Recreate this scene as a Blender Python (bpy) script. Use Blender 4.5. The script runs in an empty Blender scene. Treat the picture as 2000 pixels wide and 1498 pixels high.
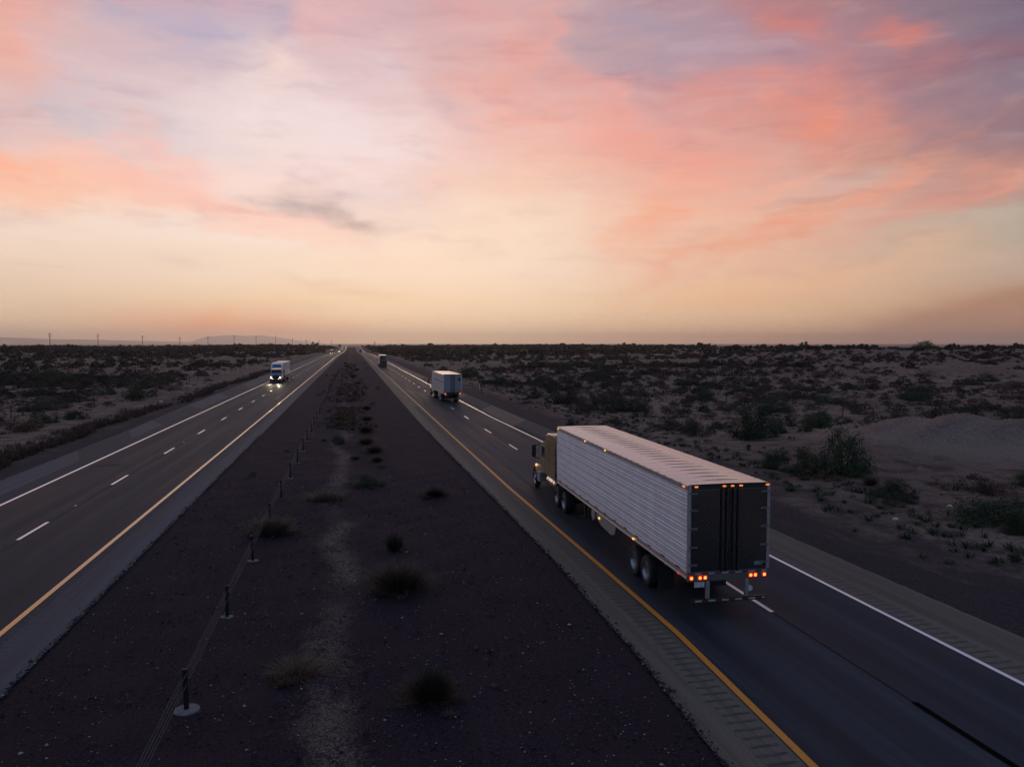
import bpy, bmesh, math, random
import numpy as np
from mathutils import Vector, Matrix

R = math.radians
rng = np.random.default_rng(7)
random.seed(7)
sc = bpy.context.scene
col = sc.collection

# ------------------------------------------------------------------ camera (drone, 8.25 m up)
YAW, PITCH, H, FPX = R(11.8477), R(2.9966), 8.25, 1490.0
cam = bpy.data.cameras.new('camera')
cam.sensor_width = 36.0
cam.lens = FPX / 2000.0 * 36.0
cam.clip_start, cam.clip_end = 0.1, 150000
camo = bpy.data.objects.new('camera', cam)
col.objects.link(camo)
camo.location = (0, 0, H)
camo.rotation_euler = (math.pi / 2 - PITCH, 0, -YAW)
sc.camera = camo

vs = sc.view_settings
vs.view_transform = 'Standard'
vs.look = 'None'
vs.exposure = 0.0
vs.gamma = 1.0
sc.cycles.use_denoising = True
sc.cycles.max_bounces = 4
sc.cycles.diffuse_bounces = 2
sc.cycles.glossy_bounces = 3
sc.cycles.use_adaptive_sampling = True
sc.cycles.adaptive_threshold = 0.02
sc.cycles.volume_bounces = 1
sc.cycles.sample_clamp_indirect = 4.0


def lin(c):
    """sRGB 0-255 to linear"""
    o = []
    for v in c[:3]:
        v = v / 255.0
        o.append(v / 12.92 if v <= 0.04045 else ((v + 0.055) / 1.055) ** 2.4)
    return (o[0], o[1], o[2], 1.0)


def look(u, v):
    """photo direction -> azimuth, elevation in degrees (azimuth from the road, + to the right)"""
    cy, sy, cp, sp = math.cos(YAW), math.sin(YAW), math.cos(PITCH), math.sin(PITCH)
    r = np.array([cy, -sy, 0]); fw = np.array([sy * cp, cy * cp, -sp]); up = np.array([sy * sp, cy * sp, cp])
    d = r * (u - 1000) / FPX + up * (749 - v) / FPX + fw
    return math.degrees(math.atan2(d[0], d[1])), math.degrees(math.atan2(d[2], math.hypot(d[0], d[1])))


# ------------------------------------------------------------------ node helper
class NT:
    def __init__(self, tree):
        self.t = tree; self.n = tree.nodes; self.l = tree.links

    def add(self, typ, **kw):
        nd = self.n.new(typ)
        for k, v in kw.items():
            if k.startswith('i_'):
                key = k[2:]
                key = int(key) if key.isdigit() else key.replace('_', ' ')
                s = nd.inputs[key]
                if hasattr(v, 'is_output'):
                    self.l.new(v, s)
                else:
                    s.default_value = v
            else:
                setattr(nd, k, v)
        return nd

    def math(self, op, a, b=None, c=None, clamp=False):
        nd = self.n.new('ShaderNodeMath'); nd.operation = op; nd.use_clamp = clamp
        for i, v in enumerate((a, b, c)):
            if v is None: continue
            if hasattr(v, 'is_output'): self.l.new(v, nd.inputs[i])
            else: nd.inputs[i].default_value = v
        return nd.outputs[0]

    def mix(self, f, a, b, blend='MIX'):
        nd = self.n.new('ShaderNodeMix'); nd.data_type = 'RGBA'; nd.blend_type = blend
        for i, v in ((0, f), (6, a), (7, b)):
            if hasattr(v, 'is_output'): self.l.new(v, nd.inputs[i])
            else: nd.inputs[i].default_value = v if i == 0 else (tuple(v) + (1.0,))[:4]
        return nd.outputs[2]

    def rng(self, v, a, b, c=0.0, d=1.0, smooth=True):
        nd = self.n.new('ShaderNodeMapRange'); nd.interpolation_type = 'SMOOTHSTEP' if smooth else 'LINEAR'
        self.l.new(v, nd.inputs[0])
        for i, x in enumerate((a, b, c, d)): nd.inputs[i + 1].default_value = x
        return nd.outputs[0]

    def noise(self, vec, scale, detail=3.0, rough=0.55, out=0, dist=0.0):
        nd = self.add('ShaderNodeTexNoise', i_Scale=scale, i_Detail=detail, i_Roughness=rough, i_Distortion=dist)
        if vec is not None: self.l.new(vec, nd.inputs['Vector'])
        return nd.outputs[out]

    def mapv(self, vec, scale=(1, 1, 1), rot=(0, 0, 0), loc=(0, 0, 0), typ='POINT'):
        nd = self.n.new('ShaderNodeMapping'); nd.vector_type = typ
        self.l.new(vec, nd.inputs[0])
        nd.inputs['Location'].default_value = loc
        nd.inputs['Rotation'].default_value = rot
        nd.inputs['Scale'].default_value = scale
        return nd.outputs[0]


# ------------------------------------------------------------------ sky
def build_world():
    w = bpy.data.worlds.new('World'); sc.world = w; w.use_nodes = True
    w.cycles.sampling_method = 'NONE'
    t = NT(w.node_tree); t.n.clear()
    tc = t.add('ShaderNodeTexCoord')
    vec = t.add('ShaderNodeVectorMath', operation='NORMALIZE', i_0=tc.outputs['Generated']).outputs[0]
    sep = t.add('ShaderNodeSeparateXYZ', i_0=vec)
    az = t.math('MULTIPLY', t.math('ARCTAN2', sep.outputs[0], sep.outputs[1]), 57.29578)
    el = t.math('MULTIPLY', t.math('ARCSINE', sep.outputs[2]), 57.29578)
    ae = t.add('ShaderNodeCombineXYZ', i_0=az, i_1=el).outputs[0]
    # domain warp in degrees: long soft billows, then wisps; flatter near the horizon
    st = t.mapv(vec, scale=(1, 1, 2.2))
    n1 = t.noise(st, 2.6, 1.0, 0.55, out=1)
    n2 = t.noise(t.mapv(st, rot=(0, 0.35, 0.2)), 8.0, 2.0, 0.6, out=1)
    n3 = t.noise(t.mapv(st, scale=(1, 1, 1.6)), 26.0, 3.0, 0.65, out=1)

    def centred(c, sx, sy):
        a = t.add('ShaderNodeVectorMath', operation='SUBTRACT', i_0=c, i_1=(0.5, 0.5, 0.5)).outputs[0]
        return t.add('ShaderNodeVectorMath', operation='MULTIPLY', i_0=a, i_1=(sx, sy, 0)).outputs[0]
    add = lambda a, b: t.add('ShaderNodeVectorMath', operation='ADD', i_0=a, i_1=b).outputs[0]
    high = t.rng(el, 0.0, 9.0, 0.12, 1.0)
    wv = add(add(centred(n1, 13, 6.5), centred(n2, 8.0, 4.4)), centred(n3, 3.6, 2.0))
    wv = t.add('ShaderNodeVectorMath', operation='SCALE', i_0=wv, i_Scale=high).outputs[0]
    p = add(ae, wv)
    # smooth base: five elevation ramps, blended over azimuth
    rows = (0, 120, 240, 360, 440, 520, 600, 672)
    cols = {
        0: ((215, 162, 155), (222, 170, 160), (208, 192, 197), (247, 200, 176), (242, 216, 198), (236, 208, 186), (232, 202, 170), (230, 196, 162)),
        500: ((194, 170, 184), (206, 187, 195), (228, 213, 215), (246, 214, 202), (243, 224, 211), (241, 218, 196), (243, 210, 174), (243, 196, 152)),
        1000: ((208, 167, 168), (212, 168, 165), (228, 187, 181), (234, 188, 172), (241, 208, 187), (241, 216, 195), (243, 214, 180), (243, 206, 164)),
        1500: ((160, 124, 132), (172, 136, 145), (202, 146, 141), (218, 170, 155), (230, 178, 155), (231, 184, 157), (234, 192, 154), (232, 186, 144)),
        2000: ((112, 102, 120), (124, 107, 127), (138, 115, 127), (172, 126, 122), (178, 163, 150), (190, 165, 146), (196, 156, 126), (206, 164, 126)),
    }
    pe = t.add('ShaderNodeSeparateXYZ', i_0=add(ae, t.add('ShaderNodeVectorMath', operation='SCALE', i_0=wv, i_Scale=0.35).outputs[0])).outputs
    fac = t.math('DIVIDE', t.math('ADD', pe[1], 2.0), 92.0)
    base = None; prev = None
    for u, cs in cols.items():
        rp = t.n.new('ShaderNodeValToRGB'); t.l.new(fac, rp.inputs[0])
        rp.color_ramp.interpolation = 'B_SPLINE' if False else 'EASE'
        stops = [(0.0, (150, 120, 105))] + [((look(u, v)[1] + 2) / 92, c) for v, c in reversed(list(zip(rows, cs)))]
        stops += [((38 + 2) / 92, (122, 126, 156)), ((60 + 2) / 92, (108, 124, 158)), (1.0, (100, 118, 154))]
        e = rp.color_ramp.elements
        while len(e) < len(stops): e.new(0.5)
        for i, (q, c) in enumerate(stops):
            e[i].position = q
        for i, (q, c) in enumerate(stops):
            e[i].color = lin(c)
        a = look(u, 400)[0]
        if base is None: base = rp.outputs[0]
        else:
            base = t.mix(t.rng(pe[0], prev, a, smooth=False), base, rp.outputs[0])
        prev = a
    # cloud patches: (u, v, half-length, half-width, tilt, colour, amount) in photo terms, placed as directions on the sky
    B = [
        (0, 110, 100, 190, 0, (240, 164, 142), .6), (250, 55, 210, 90, 5, (172, 165, 186), .62), (410, 78, 105, 70, 0, (172, 164, 190), .7),
        (528, 25, 60, 75, -15, (150, 160, 184), .8), (560, 75, 110, 40, 38, (182, 174, 196), .65), (640, 30, 210, 110, 15, (232, 176, 172), .6),
        (565, 150, 150, 70, 22, (244, 214, 200), .7), (180, 235, 360, 60, 3, (198, 188, 194), .75), (200, 160, 260, 90, 0, (206, 190, 198), .6),
        (60, 312, 330, 70, 6, (252, 180, 148), .75), (20, 378, 280, 45, 2, (250, 188, 160), .6), (300, 340, 240, 44, 20, (249, 184, 166), .6),
        (420, 392, 300, 36, 18, (247, 186, 166), .75), (330, 300, 160, 36, 35, (244, 180, 168), .55), (480, 450, 150, 22, 4, (247, 200, 182), .5),
        (560, 300, 320, 170, 0, (240, 216, 212), .55), (605, 400, 100, 58, 15, (166, 148, 146), .95), (650, 428, 140, 26, 6, (178, 146, 142), .9),
        (760, 402, 190, 60, 0, (208, 190, 188), .65), (720, 300, 260, 170, 0, (234, 218, 220), .6), (620, 552, 170, 14, 0, (220, 190, 165), .5), (700, 572, 150, 14, 0, (224, 190, 160), .4),
        (790, 140, 210, 70, 22, (214, 199, 206), .65), (918, 205, 75, 48, 30, (190, 178, 188), .75), (1000, 95, 200, 90, 35, (224, 156, 148), .65),
        (1066, 60, 45, 230, -4, (228, 160, 148), .6), (1230, 40, 210, 120, 10, (158, 148, 168), .6),
        (1270, 115, 160, 100, 0, (168, 148, 162), .6), (1080, 255, 420, 90, 20, (234, 168, 154), .6), (1260, 285, 210, 100, 25, (234, 156, 140), .75),
        (1200, 190, 200, 40, 32, (228, 160, 152), .6), (1310, 365, 140, 70, -25, (236, 156, 134), .75), (1290, 462, 130, 100, -35, (238, 164, 134), .75),
        (1130, 345, 300, 60, 12, (238, 180, 160), .55), (950, 480, 330, 110, 0, (243, 219, 197), .55), (1060, 400, 150, 50, 5, (240, 200, 178), .5),
        (1400, 110, 180, 150, 0, (164, 140, 160), .6), (1530, 60, 90, 170, -25, (200, 122, 116), .75), (1690, 95, 62, 100, -20, (200, 122, 116), .75),
        (1475, 205, 220, 50, 12, (222, 142, 128), .75), (1565, 262, 240, 62, 12, (226, 142, 122), .75), (1526, 266, 50, 30, 15, (228, 138, 112), .45),
        (1730, 335, 280, 45, 12, (222, 154, 126), .75), (1920, 372, 260, 30, -14, (226, 142, 124), .9), (1860, 285, 300, 90, -5, (148, 114, 122), .6),
        (1880, 128, 260, 36, -8, (140, 92, 102), .6), (1930, 160, 180, 48, -8, (134, 118, 132), .6), (1610, 385, 190, 45, -10, (214, 180, 168), .6),
        (1460, 480, 320, 30, -24, (232, 156, 126), .7), (1590, 440, 340, 26, -28, (230, 154, 126), .6), (1400, 420, 260, 22, -26, (240, 170, 146), .55),
        (1940, 435, 220, 85, -12, (180, 167, 150), .7), (1900, 620, 430, 62, -13, (176, 130, 104), .95), (1700, 520, 260, 40, -15, (226, 184, 152), .5),
        (390, 640, 260, 52, 0, (246, 168, 126), .85), (560, 656, 220, 30, 0, (228, 158, 120), .75), (1500, 570, 360, 40, -8, (238, 186, 142), .45), (2010, 640, 460, 70, -15, (172, 126, 100), .95), (1960, 625, 420, 62, -15, (178, 132, 106), .9), (1760, 662, 330, 26, -9, (186, 136, 108), .9), (1990, 575, 200, 30, -15, (178, 134, 108), .75),
    ]
    edge = t.noise(t.mapv(st, scale=(1.0, 1.0, 1.3), rot=(0.2, 0, 0)), 11.0, 4.0, 0.62)
    edges = {k: t.rng(edge, 0.25, 0.7, 0.42 * k * 1.35, 1.25 * k * 1.35) for k in (.45, .6, .75, .9)}
    c = base
    for (u, v, lu, lv, ang, rgb, amt) in B:
        a, e = look(u, v)
        k = 180 / math.pi / FPX
        m = t.mapv(p, scale=(lu * k * 1.3, lv * k * 1.3, 1), rot=(0, 0, -R(ang)), loc=(a, e, 0), typ='TEXTURE')
        g = t.add('ShaderNodeTexGradient', gradient_type='QUADRATIC_SPHERE', i_Vector=m).outputs[1]
        f = t.math('MULTIPLY', g, edges[min(edges, key=lambda q: abs(q - amt))], clamp=True)
        c = t.mix(f, c, lin(rgb)[:3])
    # fine wisps
    wq = t.add('ShaderNodeVectorMath', operation='ADD', i_0=t.mapv(st, scale=(1, 1, 2.6), rot=(0, .45, .25)), i_1=t.add('ShaderNodeVectorMath', operation='SCALE', i_0=n2, i_Scale=.16).outputs[0]).outputs[0]
    ws = t.noise(wq, 9.0, 6.0, .62)
    c = t.mix(t.math('MULTIPLY', t.rng(ws, .5, .72, 0, .55), high), c, (.80, .76, .84), 'MULTIPLY')
    c = t.mix(t.math('MULTIPLY', t.rng(ws, .5, .3, 0, .5), high), c, (.16, .10, .08), 'SCREEN')
    # away from the afterglow the sky is a plain dusk blue-grey
    rp = t.n.new('ShaderNodeValToRGB'); t.l.new(fac, rp.inputs[0])
    for i, (q, k) in enumerate((((0 + 2) / 92, (104, 114, 138)), ((34 + 2) / 92, (114, 130, 162)))):
        rp.color_ramp.elements[i].position = q; rp.color_ramp.elements[i].color = lin(k)
    back = t.rng(t.math('ABSOLUTE', t.math('SUBTRACT', az, 12.0)), 40.0, 105.0)
    c = t.mix(back, c, rp.outputs[0])
    bg = t.add('ShaderNodeBackground', i_Color=c, i_Strength=1.08)
    sky = t.add('ShaderNodeTexSky', sky_type='NISHITA', sun_disc=False, sun_elevation=R(1.5), sun_rotation=R(4.0), dust_density=3.0)
    bg2 = t.add('ShaderNodeBackground', i_Color=sky.outputs[0], i_Strength=0.006)
    out = t.add('ShaderNodeOutputWorld')
    t.l.new(t.add('ShaderNodeAddShader', i_0=bg.outputs[0], i_1=bg2.outputs[0]).outputs[0], out.inputs[0])


build_world()
sun = bpy.data.lights.new('sun', 'SUN'); sun.energy = 0.12; sun.angle = R(12); sun.color = (1, .72, .5)
so = bpy.data.objects.new('sun', sun); col.objects.link(so)
so.rotation_euler = Vector((-math.sin(R(4)), -math.cos(R(4)), -math.tan(R(3.0)))).to_track_quat('-Z', 'Y').to_euler()

# ------------------------------------------------------------------ materials
MATS = {}


def mat(name, color=(.5, .5, .5), rough=.5, metal=0.0, var=0.12, scale=6.0, emit=None, estr=0.0, spec=.5, bump=0.0, coat=0.0, rnd=0.0):
    if name in MATS: return MATS[name]
    m = bpy.data.materials.new(name); m.use_nodes = True
    t = NT(m.node_tree); b = t.n['Principled BSDF']
    tc = t.add('ShaderNodeTexCoord').outputs['Object']
    n = t.noise(tc, scale, 4.0, .6)
    d = t.mix(t.rng(n, .3, .7), tuple(c * (1 - var) for c in color), tuple(min(1, c * (1 + var)) for c in color))
    if rnd:
        oi = t.add('ShaderNodeObjectInfo').outputs['Random']
        hs = t.add('ShaderNodeHueSaturation', i_Value=t.rng(oi, 0, 1, 1 - rnd, 1 + rnd, False), i_Hue=t.rng(oi, 0, 1, .49, .515, False), i_Color=d)
        d = hs.outputs[0]
    t.l.new(d, b.inputs['Base Color'])
    t.l.new(t.rng(n, .3, .7, max(0, rough - .03), min(1, rough + .03)), b.inputs['Roughness'])
    b.inputs['Metallic'].default_value = metal
    b.inputs['Specular IOR Level'].default_value = spec
    b.inputs['Coat Weight'].default_value = coat
    if emit:
        b.inputs['Emission Color'].default_value = tuple(emit) + (1,)
        b.inputs['Emission Strength'].default_value = estr
    if bump:
        bn = t.add('ShaderNodeBump', i_Strength=bump, i_Distance=.02, i_Height=t.noise(tc, scale * 6, 5.0, .6))
        t.l.new(bn.outputs[0], b.inputs['Normal'])
    MATS[name] = m
    return m


def ground_mats():
    def base(name):
        m = bpy.data.materials.new(name); m.use_nodes = True
        t = NT(m.node_tree); MATS[name] = m
        pos = t.add('ShaderNodeNewGeometry').outputs['Position']
        sx = t.add('ShaderNodeSeparateXYZ', i_0=pos).outputs
        return t, t.n['Principled BSDF'], pos, sx

    def specks(t, pos, scale, amt):
        vo = t.add('ShaderNodeTexVoronoi', i_Scale=scale, i_Vector=pos)
        near = t.rng(vo.outputs['Distance'], .10, .24, 1.0, 0.0)
        pick = t.rng(t.add('ShaderNodeSeparateColor', i_0=vo.outputs['Color']).outputs[0], 1 - amt, 1 - amt + .02)
        return t.math('MULTIPLY', near, pick)
    # desert sand
    t, b, pos, sx = base('desert_sand')
    n1 = t.noise(pos, .035, 5.0, .6); n2 = t.noise(pos, .5, 6.0, .65); n3 = t.noise(pos, 5.0, 5.0, .65)
    c = t.mix(t.rng(n1, .35, .68), (.140, .102, .080), (.240, .180, .145))
    c = t.mix(t.rng(n2, .45, .62), c, (.062, .046, .038))
    c = t.mix(t.rng(n3, .46, .66, 0, .75), c, (.045, .034, .029))
    c = t.mix(t.math('MULTIPLY', specks(t, pos, 2.2, .10), .55), c, (.4, .36, .33))
    heap = t.rng(t.add('ShaderNodeVectorMath', operation='LENGTH', i_0=t.mapv(pos, loc=(-49, -54, 0))).outputs['Value'], 8.0, 15.0, 1.0, 0.0)
    heap = t.math('MULTIPLY', heap, t.rng(n2, .3, .5, .6, 1.0))
    c = t.mix(heap, c, t.mix(t.rng(n3, .35, .65), (.165, .125, .102), (.265, .206, .170)))
    # reddish band of disturbed soil by the carriageways fades out into gravel verge
    ax = t.math('ABSOLUTE', t.math('ADD', sx[0], 1.0))
    verge = t.rng(t.math('ADD', ax, t.math('MULTIPLY', t.math('SUBTRACT', t.noise(t.mapv(pos, scale=(.5, .12, 1)), 1.0, 4.0, .65), .5), 14.0)), 21.5, 28.0, 1.0, 0.0)
    g = t.mix(t.rng(t.noise(pos, 14.0, 4.0, .7), .35, .7), (.016, .014, .018), (.050, .044, .049))
    c = t.mix(verge, c, g)
    t.l.new(c, b.inputs['Base Color']); b.inputs['Roughness'].default_value = .95; b.inputs['Specular IOR Level'].default_value = .15
    # tyre-combed ridges on the spoil heap
    wm = t.rng(t.add('ShaderNodeVectorMath', operation='DISTANCE', i_0=pos, i_1=(50, 53, 0)).outputs['Value'], 8.0, 17.0, 1.0, 0.0)
    wav = t.add('ShaderNodeTexWave', i_Scale=1.1, i_Distortion=5.0, i_Detail=3.0, i_Vector=t.mapv(pos, rot=(0, 0, R(-38)), scale=(1.0, .35, 1)))
    hgt = t.math('ADD', t.math('MULTIPLY', n3, .35), t.math('MULTIPLY', t.math('MULTIPLY', wav.outputs['Fac'], wm), .5))
    hgt = t.math('ADD', hgt, t.math('MULTIPLY', n2, .8))
    t.l.new(t.add('ShaderNodeBump', i_Strength=.9, i_Distance=.22, i_Height=hgt).outputs[0], b.inputs['Normal'])
    # median gravel with a washed-out dirt strip
    t, b, pos, sx = base('dark_gravel')
    n1 = t.noise(pos, .22, 5.0, .65); n2 = t.noise(pos, 2.4, 6.0, .7); n3 = t.noise(pos, 17.0, 4.0, .75); n4 = t.noise(pos, 55.0, 2.0, .6)
    c = t.mix(t.rng(n3, .36, .68), (.013, .0092, .0142), (.052, .038, .052))
    c = t.mix(t.rng(n4, .56, .72, 0, .6), c, (.085, .068, .080))
    rut = t.noise(t.mapv(pos, scale=(1.6, .05, 1)), 1.0, 4.0, .6)
    c = t.mix(t.rng(rut, .52, .66, 0, .5), c, (.040, .030, .034))
    c = t.mix(t.rng(n1, .42, .7, 0, .6), c, (.034, .024, .028))
    wob = t.math('MULTIPLY', t.math('SUBTRACT', t.noise(t.mapv(pos, scale=(.02, .13, 1)), 1.0, 2.0), .5), 3.2)
    far = t.rng(sx[1], 25.0, 60.0, 0.0, -.5)
    d = t.math('ABSOLUTE', t.math('SUBTRACT', t.math('SUBTRACT', sx[0], far), t.math('ADD', wob, -.55)))
    d = t.math('ADD', d, t.math('MULTIPLY', t.math('SUBTRACT', n2, .5), 2.6))
    strip = t.math('MULTIPLY', t.rng(d, .15, .85, 1.0, 0.0), t.rng(sx[1], 170.0, 320.0, 1.0, .35))
    strip = t.math('MULTIPLY', strip, t.math('MULTIPLY', t.rng(n1, .36, .54, .25, 1.0), t.rng(n2, .38, .52, .3, 1.0)))
    tan = t.mix(t.rng(n3, .38, .64), (.036, .028, .025), (.225, .180, .156))
    c = t.mix(strip, c, tan)
    c = t.mix(t.math('MULTIPLY', specks(t, pos, 9.0, .05), .9), c, (.45, .42, .40))
    c = t.mix(t.math('MULTIPLY', specks(t, pos, 21.0, .05), .7), c, (.36, .33, .32))
    t.l.new(c, b.inputs['Base Color']); b.inputs['Roughness'].default_value = .95; b.inputs['Specular IOR Level'].default_value = .08
    hgt = t.math('ADD', n3, t.math('MULTIPLY', n4, .5))
    t.l.new(t.add('ShaderNodeBump', i_Strength=1.0, i_Distance=.05, i_Height=hgt).outputs[0], b.inputs['Normal'])

    # asphalt family
    def asphalt(name, dark, light, warm, rough, tracks=None):
        t, b, pos, sx = base(name)
        grain = t.noise(pos, 38.0, 3.0, .7)
        streak = t.noise(t.mapv(pos, scale=(2.2, .035, 1)), 1.0, 5.0, .62)
        patch = t.noise(pos, .10, 4.0, .6)
        c = t.mix(t.rng(grain, .34, .66), tuple(x * .8 for x in dark), tuple(x * 1.15 for x in light))
        c = t.mix(t.rng(patch, .4, .7, 0, .6), c, warm)
        c = t.mix(t.rng(streak, .42, .66, 0, .42), c, tuple(x * 1.5 for x in light))
        c = t.mix(t.rng(streak, .34, .5, .32, 0), c, tuple(x * .55 for x in dark))
        if tracks:
            for xc in tracks:
                wd = t.math('ABSOLUTE', t.math('SUBTRACT', sx[0], xc))
                c = t.mix(t.rng(wd, .1, .75, .30, 0.0), c, tuple(x * .62 for x in dark))
        c = t.mix(t.math('MULTIPLY', specks(t, pos, 14.0, .03), .35), c, (.2, .19, .18))
        t.l.new(c, b.inputs['Base Color'])
        t.l.new(t.rng(streak, .35, .65, rough - .06, rough + .08), b.inputs['Roughness'])
        b.inputs['Specular IOR Level'].default_value = .045
        t.l.new(t.add('ShaderNodeBump', i_Strength=.5, i_Distance=.01, i_Height=grain).outputs[0], b.inputs['Normal'])
    asphalt('asphalt_westbound', (.014, .019, .025), (.040, .048, .057), (.032, .035, .039), .60, (-16.7, -14.8, -12.8, -10.9))
    asphalt('asphalt_eastbound', (.017, .023, .031), (.045, .055, .068), (.031, .039, .049), .62, (9.85, 11.6, 13.3, 15.0))
    asphalt('shoulder_brown', (.080, .072, .059), (.140, .126, .104), (.118, .102, .082), .70)
    asphalt('shoulder_grey', (.052, .056, .066), (.088, .093, .104), (.066, .070, .079), .66)
    asphalt('shoulder_dark', (.032, .035, .042), (.060, .064, .073), (.044, .048, .055), .70)

    # painted lines, worn
    def paint(name, color, wear, rough):
        t, b, pos, sx = base(name)
        n = t.noise(pos, 9.0, 6.0, .75)
        c = t.mix(t.rng(n, wear, wear + .12), tuple(x * .25 for x in color), color)
        t.l.new(c, b.inputs['Base Color']); b.inputs['Roughness'].default_value = rough
    paint('white_paint', (.90, .89, .87), .20, .20)
    paint('worn_white_paint', (.74, .73, .72), .32, .3)
    paint('yellow_paint', (.78, .32, .045), .24, .22)
    paint('worn_yellow_paint', (.62, .235, .012), .30, .6)


ground_mats()

# ------------------------------------------------------------------ mesh builder
class MB:
    def __init__(self): self.v = []; self.f = []

    def quad(self, a, b, c, d):
        i = len(self.v); self.v += [a, b, c, d]; self.f.append((i, i + 1, i + 2, i + 3)); return self

    def box(self, x0, x1, y0, y1, z0, z1):
        i = len(self.v)
        self.v += [(x0, y0, z0), (x1, y0, z0), (x1, y1, z0), (x0, y1, z0), (x0, y0, z1), (x1, y0, z1), (x1, y1, z1), (x0, y1, z1)]
        for q in ((3, 2, 1, 0), (4, 5, 6, 7), (0, 1, 5, 4), (1, 2, 6, 5), (2, 3, 7, 6), (3, 0, 4, 7)): self.f.append(tuple(i + k for k in q))
        return self

    def prism(self, prof, x0, x1):
        """closed profile of (y, z), extruded along x"""
        i = len(self.v); n = len(prof)
        self.v += [(x0, y, z) for y, z in prof] + [(x1, y, z) for y, z in prof]
        self.f.append(tuple(range(i, i + n))); self.f.append(tuple(range(i + 2 * n - 1, i + n - 1, -1)))
        for k in range(n):
            j = (k + 1) % n
            self.f.append((i + k, i + n + k, i + n + j, i + j))
        return self

    def loft(self, rings, cap=True):
        i = len(self.v); n = len(rings[0])
        for r in rings: self.v += list(r)
        for a in range(len(rings) - 1):
            for k in range(n):
                j = (k + 1) % n
                self.f.append((i + a * n + k, i + a * n + j, i + (a + 1) * n + j, i + (a + 1) * n + k))
        if cap:
            self.f.append(tuple(range(i + n - 1, i - 1, -1))); e = i + (len(rings) - 1) * n
            self.f.append(tuple(range(e, e + n)))
        return self

    def lathe(self, prof, c, axis='x', seg=24, cap=True):
        """profile of (offset along axis, radius)"""
        rings = []
        for o, r in prof:
            ring = []
            for k in range(seg):
                a = 2 * math.pi * k / seg; p, q = r * math.cos(a), r * math.sin(a)
                ring.append({'x': (c[0] + o, c[1] + p, c[2] + q), 'y': (c[0] + p, c[1] + o, c[2] + q), 'z': (c[0] + p, c[1] + q, c[2] + o)}[axis])
            rings.append(ring)
        return self.loft(rings, cap)

    def tube(self, pts, r, seg=8, r1=None):
        pts = [Vector(p) for p in pts]; rings = []
        for k, p in enumerate(pts):
            d = (pts[min(k + 1, len(pts) - 1)] - pts[max(k - 1, 0)]).normalized()
            a = d.orthogonal().normalized(); b = d.cross(a)
            rr = r if r1 is None else r + (r1 - r) * k / (len(pts) - 1)
            rings.append([tuple(p + a * rr * math.cos(2 * math.pi * s / seg) + b * rr * math.sin(2 * math.pi * s / seg)) for s in range(seg)])
        # keep frames from twisting for near-straight runs
        return self.loft(rings)

    def mirror_x(self, cx):
        n = len(self.v); self.v += [(2 * cx - x, y, z) for x, y, z in self.v]
        self.f += [tuple(n + k for k in reversed(q)) for q in list(self.f)]
        return self

    def build(self, name, m, parent=None, bevel=0.0, smooth=False, segs=2):
        me = bpy.data.meshes.new(name); me.from_pydata(self.v, [], self.f)
        bm = bmesh.new(); bm.from_mesh(me)
        if bevel:
            ed = [e for e in bm.edges if len(e.link_faces) == 2 and e.calc_face_angle(0) > .5]
            bmesh.ops.bevel(bm, geom=ed, offset=bevel, segments=segs, affect='EDGES', profile=.6)
        bmesh.ops.recalc_face_normals(bm, faces=bm.faces)
        bm.to_mesh(me); bm.free()
        if smooth:
            for p in me.polygons: p.use_smooth = True
            if bevel or smooth == 'auto':
                try: me.set_sharp_from_angle(angle=R(35))
                except Exception: pass
        me.materials.append(MATS[m] if isinstance(m, str) else m)
        o = bpy.data.objects.new(name, me); col.objects.link(o)
        if parent is not None: o.parent = parent
        return o


def np_mesh(name, V, Q, m, parent=None, kind=None, smooth=False):
    """V (n,3), Q (k,4) quads"""
    me = bpy.data.meshes.new(name)
    V = np.ascontiguousarray(V, dtype=np.float32); Q = np.ascontiguousarray(Q, dtype=np.int32)
    me.vertices.add(len(V)); me.vertices.foreach_set('co', V.ravel())
    me.loops.add(Q.size); me.loops.foreach_set('vertex_index', Q.ravel())
    me.polygons.add(len(Q)); me.polygons.foreach_set('loop_start', np.arange(0, Q.size, Q.shape[1], dtype=np.int32))
    me.polygons.foreach_set('loop_total', np.full(len(Q), Q.shape[1], dtype=np.int32))
    if smooth: me.polygons.foreach_set('use_smooth', np.ones(len(Q), dtype=bool))
    me.update(calc_edges=True)
    me.materials.append(MATS[m] if isinstance(m, str) else m)
    o = bpy.data.objects.new(name, me); col.objects.link(o)
    if parent is not None: o.parent = parent
    if kind: o['kind'] = kind
    return o


def tag(o, label, cat, group=None):
    o['label'] = label; o['category'] = cat
    if group: o['group'] = group
    return o


def thing(name, label, cat, loc=(0, 0, 0), rz=0.0, group=None):
    o = bpy.data.objects.new(name, None); col.objects.link(o)
    o.location = loc; o.rotation_euler = (0, 0, rz); o.empty_display_size = .2
    return tag(o, label, cat, group)


def copy_tree(o, parent=None):
    c = o.copy(); col.objects.link(c)
    if parent is not None: c.parent = parent
    for ch in [x for x in bpy.data.objects if x.parent == o]: copy_tree(ch, c)
    return c


# ------------------------------------------------------------------ terrain
def interp(x, xs, ys): return np.interp(x, xs, ys)


def cosint(x, xs, ys):
    x = np.asarray(x, float); xs = np.asarray(xs, float); ys = np.asarray(ys, float)
    i = np.clip(np.searchsorted(xs, x) - 1, 0, len(xs) - 2)
    t = np.clip((x - xs[i]) / (xs[i + 1] - xs[i]), 0, 1)
    t = (1 - np.cos(np.pi * t)) / 2
    return ys[i] + (ys[i + 1] - ys[i]) * t


def z_road(y): return cosint(y, (-1e5, 450, 1000, 1560, 2600, 1e6), (0, 0, -2.3, .7, -14, -16))


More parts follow.
